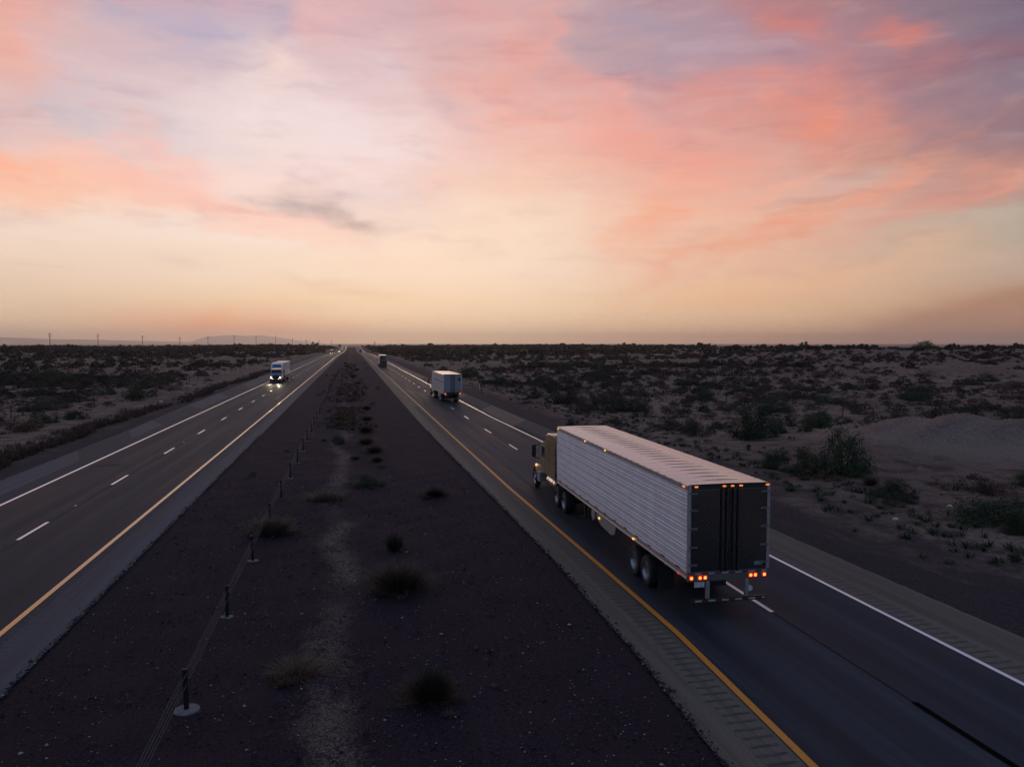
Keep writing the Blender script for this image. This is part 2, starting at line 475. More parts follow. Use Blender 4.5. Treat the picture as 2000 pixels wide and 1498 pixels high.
_wv = [(rng.uniform(.02, .16), rng.uniform(0, 6.28), rng.uniform(0, 6.28)) for _ in range(14)]
_HU = (-600, 0, 97, 200, 350, 457, 540, 620, 680, 730, 800, 1000, 1100, 1300, 1490, 1580, 1680, 1760, 1850, 1950, 2100, 2600)
_HV = (679, 678.6, 676.6, 678.2, 677.6, 674.8, 675.2, 676.4, 678, 678, 676.8, 675.8, 674.9, 676.9, 679.5, 678, 677, 681.5, 679.5, 678, 678, 678)
_HA = [look(u, 675)[0] for u in _HU]


def z_ground(x, y):
    x = np.asarray(x, float); y = np.asarray(y, float)
    r = np.hypot(x, y) + 1e-6; az = np.degrees(np.arctan2(x, y))
    und = np.zeros_like(r)
    for k, a, ph in _wv: und += np.sin(k * (x * math.cos(a) + y * math.sin(a)) + ph) * (.028 / k) ** .6
    und = und * .16
    und = np.clip(und, -.8, .8)
    D = cosint(az, (-180, -24, -12, 18, 30, 180), (1100, 1100, 1600, 1600, 640, 640))
    vh = interp(az, _HA, _HV)
    zr = H - (vh - 671) / FPX * D
    q = r / D
    prof = np.where(q < .45, 0, np.where(q < 1, zr * (1 - np.cos(np.pi * (np.clip(q, .45, 1) - .45) / .55)) / 2, zr + (-16 - zr) * (1 - np.cos(np.pi * np.clip((q - 1) / .9, 0, 1))) / 2))
    berm = 1.85 * np.exp(-(((x - 51) / 10.0) ** 2 + ((y - 55) / 7.0) ** 2)) + .75 * np.exp(-(((x - 38) / 9) ** 2 + ((y - 51) / 6) ** 2))
    zf = prof + und + berm
    ax = np.abs(x + 1.0)
    w = np.clip((ax - 24) / 60, 0, 1); w = w * w * (3 - 2 * w)
    w2 = np.clip((ax - 23) / 4, 0, 1); w2 = w2 * w2 * (3 - 2 * w2)
    zc = z_road(y)
    return zc * (1 - w) + zf * w + berm * (1 - w) * w2 - .10 * (1 - w2) - .5 * np.clip((8.8 - np.abs(x + .5)) / 1.2, 0, 1) - np.where(ax < 25, np.maximum(0, y - 100) * .0006, 0) - .05 * w2


def axis(dense0, dense1, step, grow, lo, hi):
    a = list(np.arange(dense0, dense1 + 1e-6, step)); s = step
    x = dense1
    while x < hi: s *= grow; x += s; a.append(x)
    s = step; x = dense0; b = []
    while x > lo: s *= grow; x -= s; b.append(x)
    return np.array(b[::-1] + a)


gx = axis(-80, 90, 1.0, 1.07, -60000, 60000)
gy = axis(-20, 130, 1.0, 1.035, -400, 60000)
X, Y = np.meshgrid(gx, gy)
Z = z_ground(X, Y)
nx, ny = len(gx), len(gy)
idx = np.arange(nx * ny).reshape(ny, nx)
Q = np.stack([idx[:-1, :-1], idx[:-1, 1:], idx[1:, 1:], idx[1:, :-1]], -1).reshape(-1, 4)
g = np_mesh('ground', np.stack([X, Y, Z], -1).reshape(-1, 3), Q, 'desert_sand', kind='structure', smooth=True)

# combed ridges on the spoil heap right of the road
hx, hy = np.meshgrid(np.arange(37, 68, .18), np.arange(46, 66, .18))
ed = np.clip(np.minimum(np.minimum(hx - 37, 68 - hx) / 5, np.minimum(hy - 46, 66 - hy) / 4), 0, 1)
ed = ed * ed * (3 - 2 * ed)
pn = 1.3 * np.sin(hx * .55 + hy * .3) + .8 * np.sin(hy * 1.1 - hx * .42) + .5 * np.sin(hx * 1.9 + 1)
ph = (hx * .93 - hy * .37) * 6.283 / .75 + pn
rd_ = (.5 + .5 * np.sin(ph)) ** 1.6 * (.55 + .45 * np.sin(hx * .8 - hy * 1.3 + 2)) * np.clip((hy - 47.5) / 5, .12, 1)
hzz = z_ground(hx, hy) - .10 + ed * (.13 + .17 * rd_ * 3.0 + .03 * rng.normal(size=hx.shape))
hk = np.arange(hx.size).reshape(hx.shape)
np_mesh('sand_heap', np.stack([hx, hy, hzz], -1).reshape(-1, 3), np.stack([hk[:-1, :-1], hk[:-1, 1:], hk[1:, 1:], hk[1:, :-1]], -1).reshape(-1, 4), 'desert_sand', kind='structure', smooth=True)

# far hills behind the left horizon
def hill(prof, D, name):
    V = []; n = len(prof)
    us = np.linspace(prof[0][0], prof[-1][0], 90)
    vv = np.interp(us, [p[0] for p in prof], [p[1] for p in prof]) + np.interp(us, us[::3], rng.normal(0, .35, 30))
    rows_ = ((0.0, -30), (.45, .55), (.8, .9), (1.0, 1.0), (1.5, -.1))
    for q, (dd, hh) in enumerate(rows_):
        for u, v in zip(us, vv):
            a = R(look(u, v)[0]); top = H + D * math.tan(R(look(u, v)[1]))
            rr = D + (dd - 1.0) * 2200
            z = -30 if q == 0 else (top + 20) * hh - 20 + (rng.normal(0, 6) if q in (1, 2) else 0)
            V.append((rr * math.sin(a), rr * math.cos(a), z))
    m = len(us); F = [(a * m + k, a * m + k + 1, (a + 1) * m + k + 1, (a + 1) * m + k) for a in range(len(rows_) - 1) for k in range(m - 1)]
    return np_mesh(name, np.array(V), np.array(F), mat('hill_rock', (.20, .17, .15), .95, var=.25, scale=.004), kind='structure', smooth=True)


hill([(-700, 655), (-300, 656), (0, 659), (97, 661.5), (191, 664), (278, 665.5), (351, 667.5), (420, 671), (520, 678)], 34000, 'hills')
hill([(330, 679), (372, 668), (400, 658), (425, 656), (457, 654.5), (485, 656), (510, 655.5), (540, 659), (575, 664), (620, 669), (680, 678)], 41500, 'hills')

# ------------------------------------------------------------------ carriageways
YS = np.concatenate([np.arange(-3, 70, .4), axis(70, 72, .6, 1.03, 70, 2500)[3:]])
seed_e = {k: np.random.default_rng(k) for k in range(9)}


def cst(v): return lambda y: np.full_like(np.asarray(y, float), v)
def pl(xs, ys): return lambda y: np.interp(y, xs, ys)
def jag(f, k, amp=.014):
    j = seed_e[k].normal(0, amp, len(YS))
    
    return lambda y: f(y) + (np.interp(y, YS, j))


def strip(name, xl, xr, m, zoff, parent=None, ys=None, kind=None):
    ys = YS if ys is None else ys
    a, b = xl(ys), xr(ys); z = z_road(ys) + zoff
    V = np.concatenate([np.stack([a, ys, z], -1), np.stack([b, ys, z], -1)])
    n = len(ys); k = np.arange(n - 1)
    return np_mesh(name, V, np.stack([k, k + n, k + n + 1, k + 1], -1), m, parent, kind)


WL, WD, WY, WI, WO = cst(-17.65), cst(-13.85), cst(-9.88), cst(-8.1), pl((0, 75, 110, 300, 2000), (-20.75, -20.85, -21.6, -23.0, -23))
EG = pl((13, 18, 28, 45, 65, 125), (7.05, 7.3, 7.45, 7.2, 6.9, 6.75))
EY = pl((13, 20, 28, 42, 70), (8.75, 9.02, 8.95, 8.75, 8.72))
ED, EWt = pl((12, 60, 90), (12.6, 12.53, 12.45)), pl((27, 64, 84), (15.87, 15.62, 15.25))
EO = pl((16, 30, 66, 100, 220), (18.4, 18.25, 18.5, 18.3, 17.6))
off = lambda f, d: (lambda y: f(y) + d)


def dashes(name, xf, segs, w, m, parent, zoff=.008):
    mb = MB()
    for y0, y1 in segs:
        n = 3
        for k in range(n):
            a, b = y0 + (y1 - y0) * k / n, y0 + (y1 - y0) * (k + 1) / n
            xa, xb = float(xf(a)), float(xf(b)); za, zb = float(z_road(a)) + zoff, float(z_road(b)) + zoff
            mb.quad((xa - w, a, za), (xa + w, a, za), (xb + w, b, zb), (xb - w, b, zb))
    return mb.build(name, m, parent)


def rumble(x0, x1, ys, parent):
    mb = MB()
    for y in ys:
        a, b = float(x0(y)) + random.uniform(-.05, .08), float(x1(y)) + random.uniform(-.08, .03); z = float(z_road(y)) + .006
        mb.quad((a, y - .045, z), (b, y - .04, z), (b, y + .045, z), (a, y + .04, z))
    return mb.build('rumble_strip', mat('rumble_groove', (.050, .050, .050), .8, var=.35, scale=3), parent)


wb = strip('road', off(WL, -.12), off(WY, .14), 'asphalt_westbound', 0, kind='structure')
strip('edge_line', off(WL, -.10), off(WL, .07), 'white_paint', .006, wb)
strip('yellow_line', off(WY, -.09), off(WY, .09), 'yellow_paint', .006, wb)
dashes('lane_line', WD, [(22.45 + 12.85 * k, 25.75 + 12.85 * k) for k in range(60)], .075, 'white_paint', wb)
strip('joint_seam', off(WD, .10), off(WD, .135), mat('tar_seam', (.006, .006, .007), .8, spec=.1), .005, wb)
so_ = strip('shoulder', jag(WO, 0), off(WL, -.12), 'shoulder_grey', 0, kind='structure')
pa = MB()
mb = MB()
dk = strip('dark_band', pl((0, 30, 60, 90, 200, 2500), (-18.7, -18.6, -18.9, -18.8, -18.6, -18.6)), off(WL, -.12), 'shoulder_dark', .004, so_)
for y0, y1, y2, y3 in ((61, 71, 64, 78), (85, 103, 88, 108), (128, 150, 134, 162), (200, 240, 210, 255)):
    pa.quad((-18.68, y0 - 3, .006), (-18.68, y1, .006), (float(WO((y2 + y3) / 2)) + .1, y3, .006), (float(WO(y2)) + .1, y2, .006))
pa.build('asphalt_patch', 'shoulder_dark', so_)
si = strip('shoulder', off(WY, .14), jag(WI, 1), 'shoulder_grey', 0, kind='structure')
strip('dark_band', off(WY, .14), off(WY, .40), 'shoulder_dark', .003, si)
rumble(off(WY, .16), off(WY, .86), np.arange(15, 95, .34), si)

eb = strip('road', off(EY, -.13), off(EWt, .10), 'asphalt_eastbound', 0, kind='structure')
strip('yellow_line', off(EY, -.09), off(EY, .09), 'worn_yellow_paint', .006, eb)
strip('edge_line', off(EWt, -.07), off(EWt, .07), 'white_paint', .006, eb)
dashes('lane_line', ED, [(20.95, 24.2), (32.9, 36.2), (45.2, 48.5), (57.7, 60.9), (69.0, 72.4), (82.6, 86.0)] + [(94.8 + 12.3 * k, 98.1 + 12.3 * k) for k in range(60)], .07, 'worn_white_paint', eb)
dashes('blacked_out_dash', ED, [(11.0, 14.9)], .085, mat('black_paint', (.003, .003, .004), .95, spec=.02), eb)
strip('joint_seam', off(ED, -.03), off(ED, .012), 'tar_seam' and MATS['tar_seam'], .005, eb)
ei = strip('shoulder', jag(EG, 2), off(EY, -.13), 'shoulder_brown', 0, kind='structure')
rumble(off(EY, -.92), off(EY, -.20), np.arange(11.5, 100, .34), ei)
eo = strip('shoulder', off(EWt, .10), jag(EO, 3), 'shoulder_brown', 0, kind='structure')
rumble(off(EWt, .16), off(EWt, .85), np.arange(14, 100, .34), eo)
pa = MB()
for y0, y1, y2, y3 in ((62, 74, 66, 80), (96, 112, 100, 122), (150, 175, 158, 190)):
    pa.quad((float(EWt(y0)) + .15, y0 - 3, .006), (float(EWt(y1)) + .15, y1, .006), (float(EO(y3)) - .12, y3, .006), (float(EO(y2)) - .12, y2, .006))
pa.build('asphalt_patch', 'shoulder_dark', eo)

# gravel median
mxs = np.concatenate([[-8.4], np.arange(-7.6, 6.6, .6), [7.0, 7.9]])
def z_median(x, y):
    d = np.clip(1 - ((np.asarray(x, float) + .6) / 6.5) ** 2, 0, 1)
    return z_road(y) - .05 - .16 * d
MX, MY = np.meshgrid(mxs, YS)
MZ = z_median(MX, MY) + np.interp(MX, (-8, -7, 6, 7), (0, 1, 1, 0)) * (.02 * np.sin(MX * 1.7 + MY * .9) + .02 * np.sin(MY * 2.3 - MX))
n1, n2 = len(mxs), len(YS); ii = np.arange(n1 * n2).reshape(n2, n1)
np_mesh('median', np.stack([MX, MY, MZ], -1).reshape(-1, 3), np.stack([ii[:-1, :-1], ii[:-1, 1:], ii[1:, 1:], ii[1:, :-1]], -1).reshape(-1, 4), 'dark_gravel', kind='structure', smooth=True)

# ------------------------------------------------------------------ trucks
mat('trailer_white', (.62, .62, .62), .34, .0, var=.06, scale=1.2, coat=.3)
mat('trailer_aluminium', (.72, .74, .78), .45, .0, var=.07, scale=1.5)
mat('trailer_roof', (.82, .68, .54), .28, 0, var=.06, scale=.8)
mat('rail_metal', (.48, .45, .42), .38, .5, var=.15)
mat('steel_door', (.25, .225, .21), .2, 1.0, var=.05)
mat('grey_door', (.26, .28, .31), .45, .1, var=.06)
mat('dark_door', (.060, .050, .036), .5, 0, var=.3, scale=3)
mat('frame_black', (.018, .018, .018), .55)
mat('door_gear', (.03, .03, .032), .45, .6)
mat('rubber', (.014, .014, .014), .8, bump=.2)
mat('polished_rim', (.34, .37, .40), .3, .9)
mat('chrome', (.75, .72, .68), .14, 1.0, var=.03)
mat('tan_paint', (.30, .215, .108), .30, .1, var=.03, coat=.4)
mat('white_paintwork', (.62, .61, .60), .35, var=.05, coat=.3)
mat('blue_paint', (.055, .18, .36), .32, .1, var=.06, coat=.4)
mat('black_paint_cab', (.02, .021, .024), .35, coat=.4)
mat('window_glass', (.010, .012, .016), .08, 0, var=0, spec=.6)
mat('grey_panel', (.26, .25, .24), .6, var=.15)
mat('reflective_white', (.62, .64, .66), .5)
mat('reflective_red', (.16, .02, .016), .5)
mat('plate_white', (.45, .52, .50), .5, var=.3, scale=14)
mat('red_lens', (.3, .01, .008), .3, emit=(1, .035, .008), estr=.45)
mat('red_glow', (.3, .05, .02), .3, emit=(1, .27, .05), estr=2.6)
mat('orange_glow', (.3, .1, .02), .3, emit=(1, .25, .06), estr=1.1)
mat('amber_glow', (.3, .15, .02), .3, emit=(1, .5, .10), estr=1.5)
mat('headlight_glow', (.8, .8, .7), .2, emit=(1, .82, .48), estr=6.0)
mat('mud_flap_rubber', (.02, .02, .02), .7)

def tape():
    m = mat('reflective_tape', (.5, .5, .5), .5); t = NT(m.node_tree); b = t.n['Principled BSDF']
    x = t.add('ShaderNodeSeparateXYZ', i_0=t.add('ShaderNodeTexCoord').outputs['Object']).outputs[0]
    f = t.math('GREATER_THAN', t.math('FRACT', t.math('MULTIPLY', x, 2.35)), .5)
    n = t.noise(t.add('ShaderNodeTexCoord').outputs['Object'], 20.0, 3.0)
    c = t.mix(f, (.11, .014, .012), (.40, .42, .44))
    t.l.new(t.mix(t.rng(n, .45, .7, 0, .6), c, (.10, .09, .085)), b.inputs['Base Color'])


tape()


def road_dust(name, amt):
    m = MATS[name]; t = NT(m.node_tree); b = t.n['Principled BSDF']
    tc = t.add('ShaderNodeTexCoord').outputs['Object']
    z = t.add('ShaderNodeSeparateXYZ', i_0=tc).outputs[2]
    n = t.noise(t.mapv(tc, scale=(1, .35, 1)), 2.2, 6.0, .7); st = t.noise(t.mapv(tc, scale=(1, 4.5, .18)), 1.0, 4.0, .65)
    f = t.math('MULTIPLY', t.rng(t.math('ADD', z, t.math('MULTIPLY', t.math('SUBTRACT', n, .5), 1.6)), 1.3, 2.5, amt, 0.0), t.rng(n, .3, .6, .5, 1.0))
    f = t.math('MAXIMUM', f, t.rng(st, .54, .72, 0, amt * .6))
    src = b.inputs['Base Color'].links[0].from_socket
    t.l.new(t.mix(f, src, (.19, .155, .125)), b.inputs['Base Color'])


road_dust('trailer_aluminium', .28); road_dust('trailer_white', .45); road_dust('grey_door', .5)

# quilted stainless pattern for the near truck's doors
def quilted():
    m = MATS['steel_door']; t = NT(m.node_tree); b = t.n['Principled BSDF']
    tc = t.add('ShaderNodeTexCoord').outputs['Object']
    h = None
    for s in (1, -1):
        w_ = t.add('ShaderNodeTexWave', wave_type='BANDS', bands_direction='X', wave_profile='SIN', i_Scale=3.4, i_Distortion=0.0, i_Vector=t.mapv(tc, rot=(0, R(45 * s), 0)))
        h = w_.outputs['Fac'] if h is None else t.math('ADD', h, w_.outputs['Fac'])
    t.l.new(t.add('ShaderNodeBump', i_Strength=.13, i_Distance=.012, i_Height=h).outputs[0], b.inputs['Normal'])


quilted()


def wheel(parent, x, y, side, dual=True, rim='polished_rim', seg=26, r=.52):
    """side -1: outer face towards -x"""
    w = .52 if dual else .30
    s = -side
    prof = [(.16, r * .56), (.02, r * .60), (0, r * .66), (0, r * .86), (.03, r * .97), (.07, r)]
    if dual: prof += [(.22, r), (.245, r * .9), (.275, r * .9), (.30, r)]
    prof += [(w - .07, r), (w - .03, r * .97), (w, r * .86), (w, r * .55)]
    t = MB().lathe([(s * o, q) for o, q in prof], (x, y, r), 'x', seg, False).build('wheel', 'rubber', parent, smooth='auto')
    dish = [(.012, r * .62), (.006, r * .58), (.05 if not dual else .12, r * .50), (.06 if not dual else .14, r * .30), (.02 if not dual else .10, r * .20), (-.01 if not dual else .03, r * .17), (-.02 if not dual else .02, r * .08), (-.02 if not dual else .02, .005)]
    MB().lathe([(s * o, q) for o, q in dish], (x, y, r), 'x', seg, False).build('rim', rim, t, smooth='auto')
    return t


def lamp(parent, x, y, z, w, h, d, m, core=None, name='marker_light'):
    o = MB().box(x - w / 2, x + w / 2, y - d / 2, y + d / 2, z - h / 2, z + h / 2).build(name, m, parent, bevel=min(w, h, d) * .3)
    if core:
        MB().lathe([(0, h * .36), (-.012, h * .30), (-.016, .004)], (x, y - d / 2 - .001, z), 'y', 14).build('glow', core, o)
    return o


def semi(name, label, loc, rz, P, group=None):
    W = 2.6; L = P.get('L', 16.05); T = P.get('T', 4.11); b = 1.30
    t = thing(name, label, 'truck', loc, rz, group)
    near = P.get('near', False); seg = 28 if near else 16
    side, rf, cab = P['side'], P.get('roof', 'trailer_roof'), P['cab']
    # --- trailer body
    if P.get('ribs'):
        prof = []
        z = b + .22
        while z < T - .17:
            prof += [(0., z), (-.011, z + .010), (-.011, z + .016), (0., z + .034)]
            z += .11
            prof += [(0., z), (-.011, z + .010), (-.011, z + .016), (0., z + .034)]
            z += .20
        prof = [(0., b + .19)] + prof + [(0., T - .10)]
        n = len(prof)
        ysn = np.linspace(.06, L, 3)
        for xs in (0, 1):
            mbs = MB(); i = 0
            for yy in ysn:
                for o, zz in prof: mbs.v.append((o if xs == 0 else W - o, yy, zz))
            for a in range(len(ysn) - 1):
                for k in range(n - 1): mbs.f.append((i + a * n + k, i + a * n + k + 1, i + (a + 1) * n + k + 1, i + (a + 1) * n + k))
            mbs.build('trailer_side', side, t)
    else:
        for x_ in (0, W - .03): MB().box(x_, x_ + .03, .06, L, b + .19, T - .10).build('trailer_side', side, t)
        if P.get('stripe'):
            MB().box(-.004, 0, .3, L - .1, 2.86, 2.96).build('side_stripe', P['stripe'], t)
    MB().box(.03, W - .03, L - .04, L, b + .1, T - .02).build('front_wall', side, t, bevel=.02)
    # roof: sheet stretched over bows
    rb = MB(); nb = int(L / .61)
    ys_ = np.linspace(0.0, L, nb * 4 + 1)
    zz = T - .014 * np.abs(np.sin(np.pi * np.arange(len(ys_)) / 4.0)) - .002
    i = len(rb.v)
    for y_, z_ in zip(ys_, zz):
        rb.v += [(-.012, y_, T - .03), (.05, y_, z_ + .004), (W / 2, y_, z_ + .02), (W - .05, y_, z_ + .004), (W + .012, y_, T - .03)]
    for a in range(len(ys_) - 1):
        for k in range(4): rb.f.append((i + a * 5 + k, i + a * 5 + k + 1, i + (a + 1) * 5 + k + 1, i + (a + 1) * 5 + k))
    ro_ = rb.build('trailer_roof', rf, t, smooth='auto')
    if near:
        sm = MB()
        for k in range(1, nb):
            y_ = k * L / nb
            sm.loft([[(-.005, y_ - .035, T - .02), (-.005, y_ + .035, T - .02), (-.005, y_ + .03, T - .012), (-.005, y_ - .03, T - .012)], [(W / 2, y_ - .035, T + .01), (W / 2, y_ + .035, T + .01), (W / 2, y_ + .03, T + .026), (W / 2, y_ - .03, T + .026)],
                     [(W + .005, y_ - .035, T - .02), (W + .005, y_ + .035, T - .02), (W + .005, y_ + .03, T - .012), (W + .005, y_ - .03, T - .012)]])
        sm.build('roof_seam', mat('roof_sealant', (.20, .155, .125), .7, var=.3), ro_)
    for x_ in (-.022, W): MB().box(x_, x_ + .022, 0, L, T - .15, T - .028).build('top_rail', 'rail_metal', t)
    for x_, sg in ((0, -1), (W, 1)):
        br = MB().prism([], 0, 0) if False else MB()
        q = [(x_ - sg * .02, b), (x_ + sg * .03, b), (x_ + sg * .03, b + .04), (x_ + sg * .012, b + .055), (x_ + sg * .012, b + .135), (x_ + sg * .03, b + .15), (x_ + sg * .03, b + .19), (x_ - sg * .02, b + .19)]
        br.loft([[(u, 0, w) for u, w in q], [(u, L, w) for u, w in q]]).build('bottom_rail', 'rail_metal', t)
    if near:
        for k in range(13):
            y_ = .5 + k * 1.22
            MB().box(-.034, -.03, y_, y_ + .28, b + .19, b + .235).build('reflective_strip', 'reflective_red', t)
    MB().box(.02, W - .02, .02, L - .02, b + .02, b + .10).build('trailer_floor', 'frame_black', t)
    for x_ in (.8, 1.65): MB().box(x_, x_ + .15, .6, L - 2.0, b - .28, b + .02).build('chassis_beam', 'frame_black', t)
    # rear frame and doors
    fm = P.get('frame', 'rail_metal')
    for x_ in (0, W - .09): MB().box(x_, x_ + .09, -.03, .06, b + .222, T - .02).build('door_post', fm, t)
    MB().box(.09, W - .09, -.025, .055, T - .14, T - .025).build('door_header', 'frame_black' if P.get('dark_header', True) else fm, t)
    MB().box(.0, W, -.06, .055, b - .06, b + .22).build('rear_sill', 'frame_black' if not near else mat('sill_steel', (.14, .13, .125), .5, .3), t)
    for k in (0, 1):
        x0 = .10 if k == 0 else W / 2 + .008; x1 = W / 2 - .008 if k == 0 else W - .10
        d = MB().box(x0, x1, -.02, .02, b + .23, T - .15).build('rear_door', P['door'], t, bevel=.008)
        xr = (W / 2 - .10, W / 2 - .26) if k == 0 else (W / 2 + .10, W / 2 + .26)
        for q in xr: MB().tube([(q, -.045, b + .2), (q, -.045, T - .13)], .024, 8).build('lock_rod', 'door_gear', d)
        if near:
            for z_ in (b + .95, T - .7): MB().box(min(xr) - .03, max(xr) + .03, -.05, -.021, z_, z_ + .04).build('lock_handle', 'door_gear', d)
        if near:
            xs = (.03, .30) if k == 0 else (W - .30, W - .03)
            for zz_ in (b + .42, b + .95, b + 1.5, b + 2.05, b + 2.55):
                MB().box(xs[0], xs[1], -.043, -.034 if False else -.021, zz_ - .025, zz_ + .025).build('hinge', mat('dull_hinge', (.20, .19, .18), .5, .4), d)
    if near:
        MB().box(W - .48, W - .22, -.026, -.0205, b + .34, b + .45).build('door_sticker', mat('teal_sticker', (.16, .27, .29), .5, var=.3, scale=20), t)
        MB().box(.10, W - .10, -.066, -.061, b + .145, b + .19).build('reflective_strip', 'reflective_tape', t)
    if P.get('sign'):
        MB().box(W - .55, W - .22, -.026, -.021, T - .85, T - .50).build('door_sign', 'frame_black', t)
    if P.get('door_marks'):
        for x_, z_, w_, h_ in ((1.95, 3.2, .34, .30), (1.98, 2.7, .30, .12), (1.02, 2.35, .26, .34), (1.95, 2.35, .20, .28), (1.5, 2.72, .25, .06)):
            MB().box(x_ - w_ / 2, x_ + w_ / 2, -.026, -.021, z_ - h_ / 2, z_ + h_ / 2).build('door_patch', 'reflective_white', t)  # pale patches set on the dark rear doors
    # lamps
    if near:
        for x_ in (.10, .37, .53, 1.98, 2.13, 2.42): lamp(t, x_, -.075, b + .055, .13, .13, .04, 'red_lens', 'red_glow', 'tail_light')
        for x_ in (.24, 1.12, 1.38, 1.65, 2.50): lamp(t, x_, -.045, T - .06, .10, .045, .04, 'orange_glow')
        lamp(t, -.035, .25, T - .085, .03, .05, .12, 'orange_glow'); lamp(t, -.045, .55, b + .02, .03, .05, .12, 'red_lens')
        for y_ in (L * .5, L * .68, L * .98): lamp(t, -.035, y_, T - .085, .03, .05, .13, 'amber_glow')
        for y_ in (4.6,): lamp(t, -.045, y_, b + .05, .03, .06, .14, 'amber_glow')
    elif P.get('tail', True):
        for x_ in (.26, W - .26): lamp(t, x_, -.08, b + .05, .34, .16, .05, 'red_lens', 'red_glow', 'tail_light')
        for x_ in ((W - .1,) if P.get('door_marks') is None else ()): lamp(t, x_, -.05, T - .06, .12, .05, .04, 'red_lens')
    # under-ride guard, plate, flaps
    bp = MB().box(.12, W - .12, -.10, .0, .60, .72).build('rear_bumper', 'frame_black', t, bevel=.01)
    for x_ in (.58, W - .78): MB().box(x_, x_ + .10, -.08, .02, .72, b - .06).build('bumper_bracket', 'frame_black' if not near else 'grey_panel', bp)
    MB().box(.16, W - .16, -.106, -.101, .635, .69).build('reflective_strip', 'reflective_tape', bp)
    MB().box(.20, .52, -.07, -.055, b - .235, b - .075).build('licence_plate', 'plate_white', t)
    for x_ in (.10, W - .66):
        MB().box(x_, x_ + .56, 2.55, 2.57, .18, .95).build('mud_flap', 'mud_flap_rubber', t)
    if near:
        MB().lathe([(0, .05), (0, .09), (-.03, .09), (-.03, .01)], (W - .62, -.02, .95), 'y', 12).build('air_coupling', 'reflective_white', t)
    # bogie
    for y_ in (3.55, 4.78):
        MB().tube([(.5, y_, .52), (W - .5, y_, .52)], .08, 8).build('axle', 'frame_black', t)
        for s, x_ in ((-1, .03), (1, W - .03)): wheel(t, x_, y_, s, True, P.get('rim', 'polished_rim'), seg)
    MB().box(.72, 1.88, 2.9, 5.6, .72, b - .28).build('bogie_frame', 'frame_black', t)
    if near:
        # landing gear, belly box and round tank under the side
        for x_ in (.42, W - .56): MB().box(x_, x_ + .14, L - 3.6, L - 3.46, .352, b).box(x_ - .08, x_ + .22, L - 3.66, L - 3.40, .30, .35).build('landing_leg', 'frame_black', t)
        MB().lathe([(-.02, .02), (-.02, .2), (0, .26), (.8, .26), (.82, .2), (.82, .02)], (.16, 10.25, .98), 'x', 24).build('round_tank', 'rail_metal', t, smooth='auto')
        MB().prism([(9.35, 1.28), (9.25, 1.02), (8.6, .86), (7.3, .80), (6.9, .92), (6.75, 1.28)], .02, .06).build('belly_box', 'grey_panel', t, bevel=.01)
        lamp(t, .0, 8.85, 1.12, .04, .07, .16, 'amber_glow')
    elif P.get('skirt', True):
        MB().lathe([(0, .30), (-.02, .36), (.02, .38), (.5, .38)], (.12, L * .55, .86), 'x', 18).build('fuel_tank', 'rail_metal', t, smooth='auto')
        MB().box(.04, .08, L * .25, L * .5, .62, b).build('side_skirt', 'grey_panel', t)
    # --- tractor; y from the trailer's rear
    o = L - 16.05
    st = 21.9 + o                                   # steer axle
    for x_ in (.82, 1.62): MB().box(x_, x_ + .16, 14.2 + o, 22.2 + o, .72, .98).build('tractor_frame', 'frame_black', t)
    MB().box(.7, 1.9, 15.0 + o, 16.2 + o, .98, b - .01).build('fifth_wheel', 'frame_black', t)
    for y_ in (14.95 + o, 16.4 + o):
        MB().tube([(.5, y_, .52), (W - .5, y_, .52)], .09, 8).build('axle', 'frame_black', t)
        for s, x_ in ((-1, .05), (1, W - .05)): wheel(t, x_, y_, s, True, 'blue_rim' if False else P.get('rim', 'polished_rim'), seg)
    for s, x_ in ((-1, .10), (1, W - .10)): wheel(t, x_, st, s, False, P.get('rim', 'polished_rim'), seg)
    top = P.get('cab_top', 3.48)
    x0, x1 = .14, W - .14
    slp = MB()
    if P.get('fairing'):
        # tall aerodynamic roof sweeping down to the windscreen
        slp.prism([(17.1 + o, 1.15), (17.1 + o, T - .12), (18.1 + o, T - .08), (19.2 + o, T - .20), (19.95 + o, 2.90), (20.35 + o, 2.72), (20.35 + o, 1.15)], x0, x1)
    else:
        slp.prism([(17.15 + o, 1.15), (17.15 + o, top - .06), (17.3 + o, top), (18.7 + o, top - .02), (19.25 + o, top - .16), (19.55 + o, 2.95), (20.45 + o, 2.78), (20.5 + o, 1.15)], x0, x1)
    slp.build('cab', cab, t, bevel=.09, smooth=True, segs=3)
    if P.get('fairing') and P.get('fairing_panel'):
        # painted panel and slot on the sloping roof cap
        def on(y_): return np.interp(y_, (19.2 + o, 19.95 + o), (T - .20, 2.90))
        def slab(n_, xa, xb, ya, yb, m_, lift):
            za, zb = float(on(ya)), float(on(yb)); nrm = Vector((0, 1.0, 1.0)).normalized() * lift
            q = [(xa, ya + nrm.y, za + nrm.z), (xb, ya + nrm.y, za + nrm.z), (xb, yb + nrm.y, zb + nrm.z), (xa, yb + nrm.y, zb + nrm.z)]
            lo = [(x, y - .05, z - .05) for x, y, z in q]
            MB().loft([lo, q]).build(n_, m_, t)
        slab('roof_panel', x0 + .24, x1 - .24, 19.27 + o, 19.90 + o, P['fairing_panel'], .02)
        slab('roof_slot', x0 + .55, x1 - .55, 19.45 + o, 19.57 + o, 'frame_black', .035)
        for x_ in (.55, .95, 1.3, 1.65, 2.05): lamp(t, x_, 20.06 + o, 2.90, .20, .09, .08, 'amber_glow')
